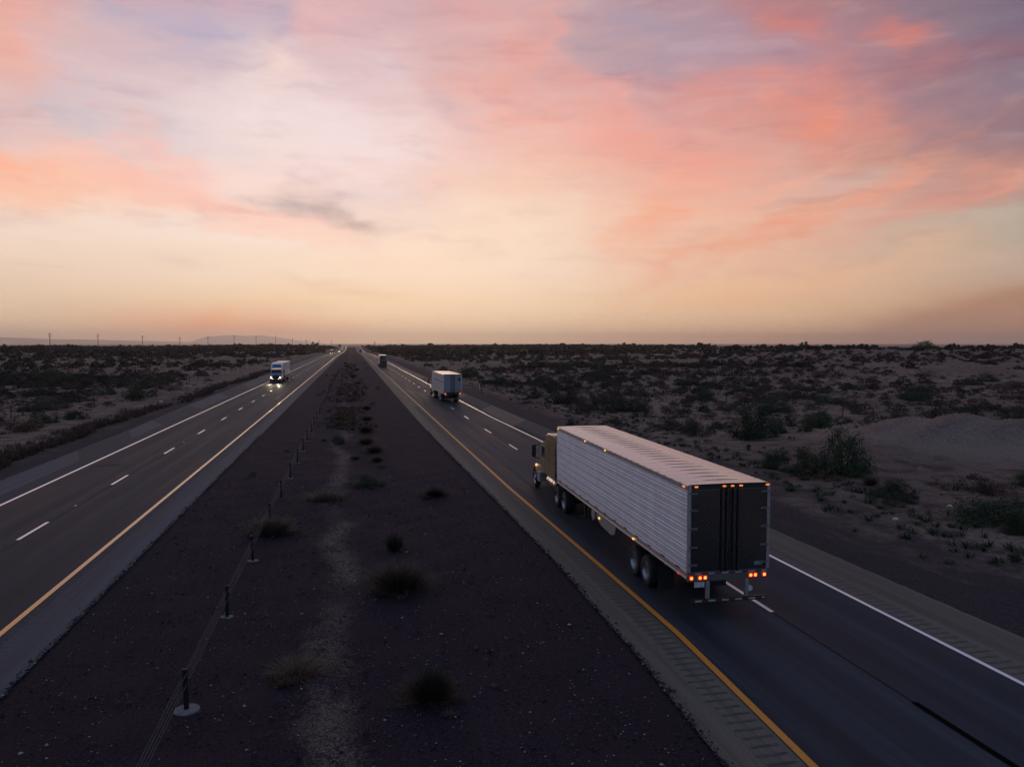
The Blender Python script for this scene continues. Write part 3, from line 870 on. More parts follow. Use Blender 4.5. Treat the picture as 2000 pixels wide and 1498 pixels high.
    # windscreen, side windows
    MB().loft([[(x0 + .12, 20.47 + o, 1.98), (x1 - .12, 20.47 + o, 1.98), (x1 - .18, 20.40 + o, 2.68), (x0 + .18, 20.40 + o, 2.68)],
               [(x0 + .12, 20.57 + o, 1.96), (x1 - .12, 20.57 + o, 1.96), (x1 - .18, 20.46 + o, 2.70), (x0 + .18, 20.46 + o, 2.70)]]).build('windscreen', 'window_glass', t)
    for s, xx in ((-1, x0), (1, x1)):
        MB().prism([(19.5 + o, 2.0), (19.5 + o, 2.62), (20.15 + o, 2.62), (20.3 + o, 2.0)], xx + s * .004, xx - s * .02).build('side_window', 'window_glass', t)
        dr = MB().prism([(19.42 + o, 1.22), (19.42 + o, 1.95), (20.36 + o, 1.95), (20.36 + o, 1.22)], xx + s * .012, xx).build('cab_door', cab, t, bevel=.004)
        MB().box(xx + s * .012, xx + s * .035, 19.50 + o, 19.66 + o, 1.78, 1.82).build('handle', 'chrome', dr)
        if near:
            MB().box(min(xx, xx + s * .008), max(xx, xx + s * .008), 17.45 + o, 18.05 + o, 1.3, 2.3).build('sleeper_hatch', cab, t, bevel=.003)
            MB().box(min(xx, xx + s * .01), max(xx, xx + s * .01), 18.4 + o, 18.46 + o, 1.2, 3.1).build('trim_strip', 'chrome', t)
    if near:
        MB().box(x0 + .5, x0 + 1.1, 17.13 + o, 17.15 + o, 2.75, 3.05).build('rear_window', 'window_glass', t)
        MB().box(x0 - .0, x1, 17.0 + o, 17.1 + o, 1.5, 3.1).build('cab_extender', 'frame_black', t, bevel=.03)
    # hood
    def ring(y_, hw, zt, zb):
        c_ = W / 2
        return [(c_ - hw, y_, zb), (c_ - hw, y_, zt - .16), (c_ - hw * .86, y_, zt - .05), (c_ - hw * .4, y_, zt), (c_ + hw * .4, y_, zt), (c_ + hw * .86, y_, zt - .05), (c_ + hw, y_, zt - .16), (c_ + hw, y_, zb)]
    MB().loft([ring(20.46 + o, .92, 2.0, 1.0), ring(21.3 + o, .84, 1.94, .98), ring(22.2 + o, .72, 1.84, .95), ring(22.5 + o, .66, 1.72, .80)]).build('hood', P.get('hood', cab), t, bevel=.02, smooth=True)
    fd = P.get('fender', cab)
    for s, xx in ((-1, .10), (1, W - .10)):
        arc = [(st + .66 * math.cos(a), .56 + .70 * math.sin(a)) for a in np.linspace(R(-8), R(172), 15)]
        inn = [(st + .58 * math.cos(a), .56 + .60 * math.sin(a)) for a in np.linspace(R(172), R(-8), 15)]
        MB().prism(arc + inn + [], xx, xx - s * .52).build('fender', fd, t, smooth='auto')
        MB().box(min(xx, xx - s * .5), max(xx, xx - s * .5), st - 1.35, st - .70, .50, 1.05).build('cab_step', 'grey_panel', t, bevel=.03)
        lamp(t, xx - s * .02, st - .42, 1.34, .10, .14, .14, 'amber_glow', name='turn_signal')
        # mirrors
        mx = xx - .0 + s * .36
        m_ = MB().box(mx - .11, mx + .11, 20.38 + o, 20.48 + o, 1.95, 2.62).build('mirror', 'frame_black', t, bevel=.025)
        MB().tube([(xx + s * .04, 20.42 + o, 1.86), (mx, 20.44 + o, 1.92)], .022, 6).build('mirror_arm', 'frame_black', m_)
        MB().tube([(xx + s * .04, 20.30 + o, 2.66), (mx, 20.44 + o, 2.62)], .02, 6).build('mirror_arm', 'frame_black', m_)
        # headlamps and tanks
        hd = MB().lathe([(-.12, .10), (0, .15), (.05, .155), (.06, .14)], (xx - s * .30, 22.44 + o, 1.08), 'y', 18).build('headlight', 'chrome', t, smooth='auto')
        if P.get('lights_on'):
            MB().lathe([(0, .135), (.02, .10), (.03, .004)], (xx - s * .30, 22.505 + o, 1.08), 'y', 18).build('lens', 'headlight_glow', hd)
            for q in ((xx - s * .62, .78),):
                MB().lathe([(0, .07), (.03, .06), (.035, .004)], (q[0], 22.62 + o, q[1]), 'y', 12).build('fog_light', 'headlight_glow', t)
        tk = MB().lathe([(-.02, .05), (-.02, .26), (.01, .31), (1.72, .31), (1.75, .26), (1.75, .05)], (xx - s * .34, 17.35 + o, .86), 'y', 24).build('fuel_tank', 'chrome' if near else 'rail_metal', t, smooth='auto')
        for yb in (.35, 1.3): MB().lathe([(0, .316), (.07, .316)], (xx - s * .34, 17.35 + o + yb, .86), 'y', 24, False).build('tank_strap', 'frame_black', tk)
        if P.get('stack', near):
            MB().tube([(xx - s * .10, 17.0 + o, 1.1), (xx - s * .10, 17.0 + o, 3.15)], .085, 12).build('exhaust_stack', 'chrome', t, smooth='auto')
    MB().box(W / 2 - .56, W / 2 + .56, 22.47 + o, 22.56 + o, .82, 1.62).build('grille', 'frame_black' if not near else 'chrome', t, bevel=.02)
    MB().box(.16, W - .16, 22.48 + o, 22.68 + o, .42, .78).build('front_bumper', P.get('bumper', 'chrome'), t, bevel=.05, smooth=True)
    return t


semi('semi_truck', 'large ribbed silver box trailer behind a tan sleeper cab, red tail lights lit', (9.61, 20.65, 0), -.025,
     dict(near=True, ribs=True, side='trailer_aluminium', door='steel_door', cab='tan_paint', frame='rail_metal'), 'semi trucks heading away on the right carriageway')
semi('semi_truck', 'white semi truck with plain trailer, dark mid-height stripe and grey rear doors', (12.25, 104.5, 0), 0,
     dict(L=12.9, side='trailer_white', door='grey_door', cab='white_paintwork', frame='trailer_white', stripe='frame_black', sign=True, fairing=True, T=4.0), 'semi trucks heading away on the right carriageway')
semi('semi_truck', 'semi truck with near-black rear doors and bright white roof edge, third along', (9.5, 270, 0), 0,
     dict(L=15, side='trailer_white', door='dark_door', cab='white_paintwork', frame='trailer_white', door_marks=True, tail=False, T=4.1), 'semi trucks heading away on the right carriageway')
semi('semi_truck', 'tiny pale box truck far off where the right carriageway meets the horizon', (8.5, 900, float(z_road(900))), 0,
     dict(L=14, side='trailer_white', door='grey_door', cab='white_paintwork', frame='trailer_white', tail=False), 'semi trucks heading away on the right carriageway')
# oncoming
bl = semi('semi_truck', 'oncoming blue semi truck with white-edged roof fairing and bright headlights', (-14.45, 167 + 22.6 - 1.0, 0), math.pi,
          dict(side='trailer_white', door='grey_door', cab='white_paintwork', hood='blue_paint', fender='white_paintwork', fairing=True, fairing_panel='blue_paint', lights_on=True, L=15.0, bumper='black_paint_cab'), 'oncoming trucks on the left carriageway')
semi('semi_truck', 'dark oncoming semi truck with headlights on, well behind the blue one', (-15.3, 655 + 20, float(z_road(665))), math.pi,
     dict(side='grey_door', door='grey_door', cab='black_paint_cab', fairing=True, fairing_panel='white_paintwork', lights_on=True, L=14.0, bumper='black_paint_cab'), 'oncoming trucks on the left carriageway')
semi('semi_truck', 'distant oncoming white semi truck beside the amber-lit car near the crest', (-12.2, 1170, float(z_road(1160))), math.pi,
     dict(side='trailer_white', door='grey_door', cab='white_paintwork', fairing=True, lights_on=True, L=14.0), 'oncoming trucks on the left carriageway')


# headlamp light of the oncoming trucks (lit lamps in the photograph)
for x_, y_, z_, e_ in ((-16.65, 165.2, 1.08, 550), (-14.9, 165.2, 1.08, 550), (-17.5, 651.5, .8, 1500), (-15.8, 651.5, .8, 1500)):
    ld = bpy.data.lights.new('headlight_beam', 'SPOT'); ld.energy = e_; ld.color = (1, .84, .55); ld.spot_size = R(38); ld.spot_blend = .8; ld.shadow_soft_size = .12
    lo = bpy.data.objects.new('headlight_beam', ld); col.objects.link(lo); lo.location = (x_, y_ - .3, z_)
    lo.rotation_euler = Vector((0, -1, -.07)).to_track_quat('-Z', 'Y').to_euler()


def car(label, loc, rz, paint, glow):
    t = thing('car', label, 'car', loc, rz, 'oncoming cars near the crest')
    MB().prism([(0, .35), (0, .95), (.5, 1.02), (1.0, 1.45), (2.6, 1.48), (3.3, 1.02), (4.4, .85), (4.5, .40)], 0, 1.8).build('body', paint, t, bevel=.06, smooth=True)
    MB().prism([(1.05, 1.05), (1.2, 1.38), (2.5, 1.40), (3.05, 1.05)], -.01, 1.81).build('window', 'window_glass', t)
    for x_ in (.02, 1.78):
        for y_ in (.85, 3.6): wheel(t, x_, y_, -1 if x_ < 1 else 1, False, 'polished_rim', 12, .33)
    for x_ in (.3, 1.5):
        MB().lathe([(0, .16), (.04, .12), (.05, .004)], (x_, 4.47, .68), 'y', 12).build('headlight', glow, t)
    return t


mat('strong_amber', (.8, .5, .2), .2, emit=(1, .55, .18), estr=20)
car('tiny oncoming car with amber lamps, beyond the dark semi truck', (-14.0, 968, float(z_road(968))), math.pi, 'black_paint_cab', 'strong_amber')
car('tiny oncoming car with pale headlights right at the crest', (-9.6, 1480, float(z_road(1480))), math.pi, 'grey_door', 'headlight_glow')

# ------------------------------------------------------------------ cable barrier
cb = thing('cable_barrier', 'low steel cable barrier on posts with round concrete footings in the median', 'barrier', (0, 0, 0))
mat('galvanised', (.016, .017, .019), .6, .1, var=.3, spec=.2)
mat('concrete', (.13, .135, .138), .9, var=.25, scale=9, bump=.3)
mat('cable_steel', (.075, .074, .076), .8, .0, spec=.2)
BX = -3.83
py = [12.1 + 6.18 * k for k in range(38)]
proto = None
for k, y_ in enumerate(py):
    z0 = float(z_median(BX, y_))
    if proto is None:
        p = MB().box(-.05, .05, -.035, .035, -.05, .98).build('post', 'galvanised', cb, bevel=.006)
        f_ = MB().lathe([(-.25, .27), (.03, .29), (.05, .27), (.053, .01)], (0, 0, 0), 'z', 22).build('footing', 'concrete', p, smooth='auto')
        MB().box(-.075, .075, -.045, .045, .955, .985).box(-.10, -.045, -.015, .015, .60, .63).box(.045, .10, -.015, .015, .72, .75).build('cap', 'galvanised', p)
        proto = p
    else: p = copy_tree(proto, cb)
    p.location = (BX + random.gauss(0, .02), y_, z0)
    if k > 1:
        for fc in p.children:
            if fc.name.startswith('footing'): fc.scale = (random.uniform(.55, .85), random.uniform(.55, .8), .9); fc.location.z = -random.uniform(.0, .035)
    p.rotation_euler = (random.gauss(0, .015), random.gauss(0, .02), random.gauss(0, .06))
for k, (dx, hz) in enumerate(((-.06, .53), (.06, .66), (-.06, .79), (.06, .91))):
    pts = []
    for y_ in np.arange(3, py[-1], 3.09): pts.append((BX + dx, y_, float(z_median(BX, y_)) + hz))
    MB().tube(pts, .008, 6).build('cable', 'cable_steel', cb)

# ------------------------------------------------------------------ fences and markers
mat('weathered_wood', (.045, .036, .030), .85, var=.3)
def fence(label, pts, group='barbed wire fences along the right of way'):
    f_ = thing('wire_fence', label, 'fence', (0, 0, 0), 0, group)
    P0 = None
    for x_, y_ in pts:
        if P0 is None:
            p = MB().tube([(0, 0, -.2), (.01, 0, .6), (0, .01, 1.25)], .055, 8).build('post', 'weathered_wood', f_); P0 = p
        else: p = P0.copy(); col.objects.link(p)
        p.location = (x_, y_, float(z_ground(x_, y_))); p.rotation_euler = (random.gauss(0, .04), random.gauss(0, .04), 0)
    for hz in (.45, .75, 1.05, 1.22):
        MB().tube([(x_, y_, float(z_ground(x_, y_)) + hz) for x_, y_ in pts], .008, 4).build('wire', 'cable_steel', f_)
fence('thin dark fence posts and wire crossing the scrub beyond the right verge', [(57, 36), (55.5, 45), (54.5, 53.4), (54.2, 62), (54.1, 71.1), (53.9, 76), (54.5, 81.3), (49.0, 89), (49.6, 95), (49.3, 101.7)] + [(49 - .01 * k, 110 + 8.5 * k) for k in range(16)])
fence('thin dark fence posts in the scrub beyond the left verge', [(-38.3, 60), (-38.4, 70), (-38.4, 80), (-36.5, 87), (-37.5, 95), (-36, 104), (-35, 115), (-34.2, 125.5)] + [(-34, 135 + 9.5 * k) for k in range(14)])

mk = MB().prism([(-.01, -.1), (-.01, 1.12), (.01, 1.15), (.012, -.1)], -.06, .06).build('delineator_post', 'white_paintwork', bevel=.003)
mk.location = (22.6, 136.3, float(z_ground(22.6, 136.3)))
tag(mk, 'slim white marker post on the right verge beyond the white semi truck', 'marker post')
for x_, y_, l_ in ((-13.85, 42.2, 'small pale road stud between lane dashes, nearer of the two'), (-13.85, 67.8, 'small pale road stud between lane dashes, farther of the two')):
    s_ = MB().loft([[(-.06, -.06, 0), (.06, -.06, 0), (.06, .06, 0), (-.06, .06, 0)], [(-.05, -.03, .022), (.05, -.03, .022), (.05, .03, .022), (-.05, .03, .022)]]).build('road_stud', 'reflective_white')
    s_.location = (x_, y_, .01); tag(s_, l_, 'road stud', 'road studs on the left carriageway')
td = MB().loft([[(x0 + q * math.cos(a), y0 + q * math.sin(a) * 3, z) for a, q, z in ((0, .04, .01), (1.57, .05, .012), (3.14, .04, .01), (4.71, .05, .012))] for x0, y0 in ((0, 0), (.25, .25), (.6, .42), (1.0, .5), (1.35, .52))]).build('tyre_shred', 'rubber')
td.location = (-17.1, 55.6, .02); tag(td, 'dark curled tyre shred lying by the white line on the left carriageway', 'debris')

# ------------------------------------------------------------------ utility poles
mat('pole_dark', (.05, .042, .036), .8)
def pole(u, vt, D, rad=.42, grp='utility poles along the left horizon', label='tall dark utility pole standing on the left horizon', arms=True):
    a, e = look(u, vt); x_, y_ = D * math.sin(R(a)), D * math.cos(R(a))
    zb = float(z_ground(x_, y_)); h = H + D * math.tan(R(e)) - zb
    t = thing('utility_pole', label, 'utility pole', (x_, y_, zb), R(-a), grp)
    MB().tube([(0, 0, -1), (0, 0, h)], rad, 8, rad * .55).build('shaft', 'pole_dark', t)
    if arms:
        for q, w_ in ((.94, 1.5), (.86, 1.7), (.78, 1.5)):
            MB().box(-w_, w_, -.12, .12, h * q - .12, h * q + .12).build('crossarm', 'pole_dark', t)
    return t
PU = [(97, 650), (191, 652), (278, 655), (351, 657.5), (406, 656.5), (457, 654), (500, 655), (538, 656), (571, 660), (598, 663), (623, 663.5), (648, 663.5)]
where = ['first from the left edge', 'second from the left edge', 'third from the left edge', 'fourth from the left edge', 'fifth from the left edge', 'at the hump of the far hills', 'just right of the far hills\' hump', 'above the oncoming blue truck', 'thin, right of the blue truck', 'thin, third from the road end', 'thin, second from the road end', 'thin, last before the road end']
for k, (u, v) in enumerate(PU):
    pole(u, v, 900 + 120 * k, label='tall utility pole on the left horizon, ' + where[k])
for u, v, w_ in ((760, 667, 'nearest the lattice tower'), (766, 668, 'the middle one'), (779, 667, 'farthest from the lattice tower')):
    pole(u, v, 2300, .28, 'faint poles right of the road end', 'faint thin pole on the horizon right of the road end, ' + w_, False)

# lattice tower and shed on the crest
D = 1500; a = look(732, 670)[0]; tx, ty = D * math.sin(R(a)), D * math.cos(R(a)); tz = float(z_ground(tx, ty))
tw = thing('lattice_tower', 'narrow dark tapering tower on the horizon just right of the road', 'tower', (tx, ty, tz))
mbt = MB(); legs = MB(); ht = 12.5
for sx_, sy_ in ((-1, -1), (1, -1), (1, 1), (-1, 1)): legs.tube([(sx_ * 1.2, sy_ * 1.2, -1), (sx_ * .15, sy_ * .15, ht)],   .24, 5)
legs.build('leg', 'pole_dark', tw)
for k in range(6):
    z0, z1 = ht * k / 6, ht * (k + 1) / 6; w0, w1 = 1.2 - 1.05 * k / 6, 1.2 - 1.05 * (k + 1) / 6
    for s in (-1, 1): mbt.tube([(-w0, s * w0, z0), (w1, s * w1, z1)], .1, 4).tube([(w0, s * w0, z0), (-w1, s * w1, z1)], .1, 4)
mbt.build('bracing', 'pole_dark', tw)
a = look(738.5, 675)[0]; tx, ty = 1490 * math.sin(R(a)), 1490 * math.cos(R(a)); tz = float(z_ground(tx, ty))
sh = thing('shed', 'low dark shed on the horizon beside the narrow tower', 'shed', (tx, ty, tz))
MB().box(-3.8, 3.8, -2.5, 2.5, -1, 2.6).build('wall', 'weathered_wood', sh)
MB().prism([(-2.9, 2.6), (0, 3.3), (2.9, 2.6), (2.9, 2.5), (-2.9, 2.5)], -4.1, 4.1).build('roof', 'frame_black', sh)

# ------------------------------------------------------------------ plants
mat('leaf_dark', (.040, .040, .030), .8, var=.35, scale=3, rnd=.3, spec=.2)
mat('leaf_green', (.036, .056, .026), .7, var=.35, scale=3, rnd=.25, spec=.25)
mat('leaf_brown', (.105, .068, .046), .85, var=.35, scale=3, rnd=.3, spec=.15)
mat('straw', (.14, .098, .066), .85, var=.3, scale=3, rnd=.25, spec=.15)
mat('twig', (.055, .045, .038), .9)


def leaf_quads(C, size, tilt_up=.0, aspect=1.6):
    n = len(C)
    d = rng.normal(size=(n, 3)); d[:, 2] += tilt_up; d /= np.linalg.norm(d, axis=1)[:, None]
    e = rng.normal(size=(n, 3)); e -= d * (d * e).sum(1)[:, None]; e /= np.linalg.norm(e, axis=1)[:, None]
    s = (size * rng.uniform(.6, 1.4, n))[:, None]
    a = d * s * aspect * .5; b = e * s * .5
    V = np.stack([C - a - b * .4, C - a * .1 + b, C + a, C + a * .1 - b], 1).reshape(-1, 3)
    return V, np.arange(4 * n).reshape(n, 4)


def blades(n, r, h, lean, w=.02, base=.25):
    """grass-like blades fanning out of a tuft of radius r"""
    th = rng.uniform(0, 6.283, n); q = np.sqrt(rng.uniform(0, 1, n))
    B = np.stack([r * base * q * np.cos(th), r * base * q * np.sin(th), np.zeros(n)], -1)
    hh = h * rng.uniform(.45, 1.0, n); ln = r * q * rng.uniform(.5, 1.1, n) * lean
    T = B + np.stack([ln * np.cos(th), ln * np.sin(th), hh * np.sqrt(np.clip(1 - (q * lean * .55) ** 2, .1, 1))], -1)
    Mi = (B + T) / 2 + np.stack([0 * th, 0 * th, .12 * hh], -1)
    sd = np.stack([-np.sin(th + rng.normal(0, .8, n)), np.cos(th), np.zeros(n)], -1) * w / 2
    V = np.stack([B - sd, B + sd, Mi + sd, Mi - sd, T + sd * .3, T - sd * .3], 1).reshape(-1, 3)
    k = np.arange(n)[:, None] * 6
    return V, np.concatenate([k + np.array([[0, 1, 2, 3]]), k + np.array([[3, 2, 4, 5]])])


def bush_mesh(name, n, clumps, r, h, leaf, m, stems=True, spread=.28, low=.12):
    th = rng.uniform(0, 6.283, clumps); q = np.sqrt(rng.uniform(.05, 1, clumps)); up_ = rng.uniform(low * .3, 1, clumps) ** 1.35
    rad = r * q * np.sqrt(np.clip(1.02 - (up_ * .85) ** 2, .1, 1))
    CC = np.stack([rad * np.cos(th), rad * np.sin(th), h * up_ * rng.uniform(.72, 1.0, clumps)], -1)
    k = rng.integers(0, clumps, n)
    Cn = CC[k] + rng.normal(size=(n, 3)) * np.array([r, r, h * .8]) * spread * rng.uniform(.4, 1, (n, 1))
    Cn[:, 2] = np.abs(Cn[:, 2]) + .02
    V, Qd = leaf_quads(Cn, leaf, .4)
    me = bpy.data.meshes.new(name)
    o = np_mesh(name, V, Qd, m)
    me = o.data; bpy.data.objects.remove(o)
    ms = None
    if stems:
        mb = MB()
        for c in CC[:max(6, clumps // 2)]:
            mb.tube([(c[0] * .05, c[1] * .05, -.05), (c[0] * .45, c[1] * .45, c[2] * .55), tuple(c * 1.05)], .03 * r + .006, 5, .008)
        so2 = mb.build('stem', 'twig'); ms = so2.data; bpy.data.objects.remove(so2)
    return me, ms


def tuft_mesh(name, n, r, h, lean, m, w=.022, base=.25):
    V, Qd = blades(n, r, h, lean, w, base)
    o = np_mesh(name, V, Qd, m); me = o.data; bpy.data.objects.remove(o)
    return me


SCRUB = [bush_mesh('scrub', 1900, 22, 1.0, 1.0, .045, 'leaf_dark', True, .22) for _ in range(5)] + [bush_mesh('scrub', 1700, 20, 1.0, .85, .045, 'leaf_brown', True, .24) for _ in range(4)]
GREEN = [bush_mesh('green', 6000, 44, 1.0, 1.0, .036, 'leaf_green', True, .2) for _ in range(3)]
TUFT = [tuft_mesh('tuft', 900, 1.0, 1.0, 1.25, 'leaf_brown', .016, .45) for _ in range(3)]
STRAW = [tuft_mesh('straw', 560, 1.0, 1.0, 1.35, 'straw', .015, .5) for _ in range(3)]
SPIKE = tuft_mesh('spike', 1000, 1.0, 1.0, 1.3, 'leaf_dark', .018, .4)


def plant(name, label, cat, me, x_, y_, r, h, z=None, group=None, stem=None, part='foliage'):
    z = float(z_ground(x_, y_)) if z is None else z
    t = thing(name, label, cat, (x_, y_, z - .02), random.uniform(0, 6.28), group)
    t.scale = (r * random.uniform(.9, 1.1), r * random.uniform(.9, 1.1), h)
    o = bpy.data.objects.new(part, me); col.objects.link(o); o.parent = t
    if stem is not None:
        s = bpy.data.objects.new('stem', stem); col.objects.link(s); s.parent = t
    return t


count = 0
# -- plants in the gravel median, near to far: (x, y, radius, height, mesh, name, label)
MED = [
    (1.79, 17.7, .50, .85, 'spike', 'yucca', 'dark spiky round plant, nearest in the gravel median'),
    (1.72, 17.75, .60, .60, 'tuft', 'dry_grass_clump', 'brown dry grass skirt round the nearest dark spiky plant'),
    (-1.46, 19.9, .62, .40, 'straw', 'dry_grass_clump', 'flattened dry brown clump beside the dirt strip, left of the spiky plant'),
    (1.6, 26.1, 1.0, .95, 'tuft', 'dry_bush', 'largest brown dry bush in the median, below a small dark one'),
    (1.62, 31.2, .42, .75, 'spike', 'dark_bush', 'small dark round bush just beyond the largest brown one in the median'),
    (-3.5, 34.8, .85, .85, 'tuft', 'dry_bush', 'brown bush grown up against the cable barrier'),
    (4.37, 41.5, .72, .55, 'spike', 'dark_bush', 'dark bush standing alone toward the right edge of the median'),
    (-1.42, 42.0, .85, .75, 'straw', 'dry_grass_clump', 'tall pale dry grass clump left of the dirt strip'),
    (.80, 45.7, .80, .62, 'green', 'dark_bush', 'dark green mound at the right side of the dirt strip'),
]
for x_, y_, r_, h_, kd, nm, lb in MED:
    z = float(z_median(x_, y_)); st_ = None
    me = {'spike': SPIKE, 'straw': random.choice(STRAW), 'tuft': random.choice(TUFT)}.get(kd)
    if kd == 'green': me, st_ = GREEN[0]
    pt = plant(nm, lb, 'bush' if 'bush' in nm else ('yucca' if nm == 'yucca' else 'grass clump'), me, x_, y_, r_, h_, z, 'plants in the gravel median', st_); count += 1
    if kd == 'tuft' and r_ > .7:
        so3 = bpy.data.objects.new('dry_stalks', STRAW[0]); col.objects.link(so3); so3.parent = pt; so3.scale = (.95, 1.05, 1.12); so3.location = (.18, -.1, 0)
# farther median clumps, alike: pixel measured once, kept as metres
cyw, syw, cpw, spw = math.cos(YAW), math.sin(YAW), math.cos(PITCH), math.sin(PITCH)
def gp(u, v):
    d = np.array([cyw, -syw, 0]) * (u - 1000) / FPX + np.array([syw * spw, cyw * spw, cpw]) * (749 - v) / FPX + np.array([syw * cpw, cyw * cpw, -spw])
    t_ = -H / d[2]; return float(d[0] * t_), float(d[1] * t_)
for u, v, wp, kd in ((746, 910, 14, 's'), (736, 896, 26, 't'), (694, 891, 18, 't'), (732, 878, 34, 't'), (663, 862, 26, 'g'), (715, 862, 34, 't'), (633, 857, 12, 't'), (728, 831, 16, 's'), (715, 840, 32, 't'),
                     (658, 832, 12, 's'), (717, 817, 20, 't'), (664, 817, 22, 't'), (716, 797, 20, 't'), (728, 788, 12, 's'), (700, 771, 22, 's'), (738, 759, 10, 's'), (713, 757, 12, 's'), (632, 765, 9, 's'), (622, 771, 9, 's'),
                     (647, 742, 6, 's'), (638, 734, 7, 's'), (652, 733, 7, 's'), (705, 742, 8, 's'), (700, 748, 12, 't'), (679, 716, 9, 't'), (675, 710, 9, 't'), (697, 722, 9, 't'), (711, 710, 5, 's'), (716, 719, 5, 's'), (690, 735, 16, 't'), (493, 928, 16, 's'), (560, 880, 10, 's')):
    x_, y_ = gp(u, v); r_ = wp / 2 * y_ / FPX * 1.1
    if kd == 's': plant('dark_bush', 'small dark bush among the far median clumps toward the road end', 'bush', random.choice(SCRUB[:5])[0], x_, y_, r_, r_ * 1.0, float(z_median(x_, y_)), 'small dark bushes farther along the median')
    elif kd == 't': plant('dry_bush', 'low brown tussock among the far median clumps toward the road end', 'bush', random.choice(TUFT), x_, y_, r_, min(r_ * .9, 1.0), float(z_median(x_, y_)), 'brown tussocks farther along the median')
    else: plant('dark_bush', 'dark green bush left of the brown tussocks halfway along the median', 'bush', GREEN[1][0], x_, y_, r_, r_ * 1.2, float(z_median(x_, y_)), 'plants in the gravel median', GREEN[1][1])
    count += 1
# -- individually recognisable bushes either side: (u, v, width px, height px, mesh, label)
NAMED = [
    (1647, 926, 100, 84, 'G', 'tallest dark green bush with bare upright twigs, in front of the sandy heap'),
    (1573, 926, 66, 48, 'G', 'green bush just left of the tallest bush beside the sandy heap'),
    (1512, 915, 54, 34, 'G', 'low green bush right behind the near trailer\'s rear top corner'),
    (1474, 858, 86, 62, 'G', 'broad rounded green bush above the near trailer\'s roof'),
    (1521, 848, 30, 30, 'G', 'small green bush touching the right of the broad rounded bush'),
    (1930, 1020, 150, 48, 'G', 'wide spreading green bush nearest the right edge of the picture'),
    (1990, 1040, 60, 40, 'G', 'green bush cut by the right edge, beside the wide spreading one'),
    (1845, 836, 66, 44, 'S', 'large dark bush on the crest behind the sandy heap'),
    (1880, 838, 26, 24, 'S', 'small dark bush right beside the large one behind the sandy heap'),
    (1757, 826, 40, 26, 'S', 'dark rounded bush left of the large one behind the sandy heap'),
    (1602, 838, 50, 32, 'G', 'grey green bush above the two tall bushes by the sandy heap'),
    (1900, 935, 20, 12, 'S', 'small dark round bush alone on the bare sandy heap'),
    (1138, 800, 54, 26, 'S', 'brown left end of the long bush row above the near trailer'),
    (1172, 801, 60, 22, 'S', 'brown middle bush of the long row above the near trailer'),
    (1212, 803, 60, 26, 'G', 'green bush near the right of the long row above the near trailer'),
    (1248, 803, 44, 22, 'G', 'green right end of the long bush row above the near trailer'),
    (1244, 783, 24, 18, 'S', 'dark bush standing just behind the long bush row'),
    (1076, 768, 26, 16, 'G', 'small dark green domed bush right of the white marker post'),
    (1040, 778, 34, 20, 'S', 'brown bush left of the small green domed bush'),
    (1114, 828, 16, 13, 'G', 'dark bush peeking over the front of the near trailer'),
    (1300, 838, 70, 26, 'S', 'wide dark bush low behind the near trailer\'s middle'),
    (1360, 850, 60, 26, 'S', 'dark bush behind the near trailer, left of the broad green one'),
    (45, 842, 54, 30, 'S', 'twiggy dark bush nearest the left edge beside the dry grass'),
    (140, 818, 34, 18, 'G', 'small green bush at the edge of the dry roadside grass'),
    (165, 817, 20, 13, 'S', 'small dark bush right of the little green one by the dry grass'),
    (282, 760, 16, 12, 'G', 'small dark bush alone on pale sand near the left fence'),
    (258, 773, 26, 14, 'S', 'dark bush by a fence post left of the road'),
    (1745, 962, 30, 22, 'G', 'leafy green weed at the foot of the sandy heap'),
    (1712, 968, 40, 18, 'G', 'low green growth just left of the leafy weed by the sandy heap'),
    (1700, 945, 30, 20, 'T', 'brown grassy clump at the foot of the tallest bush'),
]
TX = []
for u, v, wp, hp, kd, lb in NAMED:
    x_, y_ = gp(u, v); dep = y_ * .977 + x_ * .205
    r_ = wp / 2 * dep / FPX; h_ = hp * dep / FPX
    me, st_ = {'G': lambda: random.choice(GREEN), 'S': lambda: random.choice(SCRUB), 'T': lambda: (random.choice(TUFT), None)}[kd]()
    plant('desert_bush' if kd != 'T' else 'dry_grass_clump', lb, 'bush' if kd != 'T' else 'grass clump', me, x_, y_, r_ * 1.02, h_ * 1.05, None, 'desert bushes', st_)
    TX.append((x_, y_, r_)); count += 1
TX = np.array(TX)


# -- scatter: the ~200 that show largest stay objects, the rest is one mass
def density_mask(x, y):
    s = np.sin(x * .031 + 1.3 * np.sin(y * .021)) + np.sin(y * .043 + 1.7 * np.sin(x * .017) + 2) + .7 * np.sin((x + y) * .11) * np.sin((x - .6 * y) * .083 + 1)
    return s


cand = []
def scatter(n, r0, r1, a0, a1, rad, hgt):
    k = 0
    while k < n:
        m_ = 4000
        rr = np.sqrt(rng.uniform(r0 * r0, r1 * r1, m_)); aa = np.radians(rng.uniform(a0, a1, m_))
        x, y = rr * np.sin(aa), rr * np.cos(aa)
        ok = ((x > 26.5) | (x < -30)) & (density_mask(x, y) > rng.uniform(-2.0, 1.2, m_))
        ok &= (((x - 48) / 15) ** 2 + ((y - 50) / 9) ** 2 > 1) & ~((x > 22) & (x < 47) & (y > 40) & (y < 56) & (rng.uniform(0, 1, m_) < .6))
        ok &= ~((((x - 40) / 22) ** 2 + ((y - 290) / 55) ** 2 < 1) & (rng.uniform(0, 1, m_) < .85))
        ok &= ~((x < -28) & (x > -37) & (rng.uniform(0, 1, m_) < .55))
        x, y = x[ok], y[ok]
        for a_, b_ in zip(x, y):
            if k >= n: break
            q = rng.lognormal(0, .38)
            cand.append((a_, b_, rad * q, hgt * q * rng.uniform(.8, 1.2))); k += 1


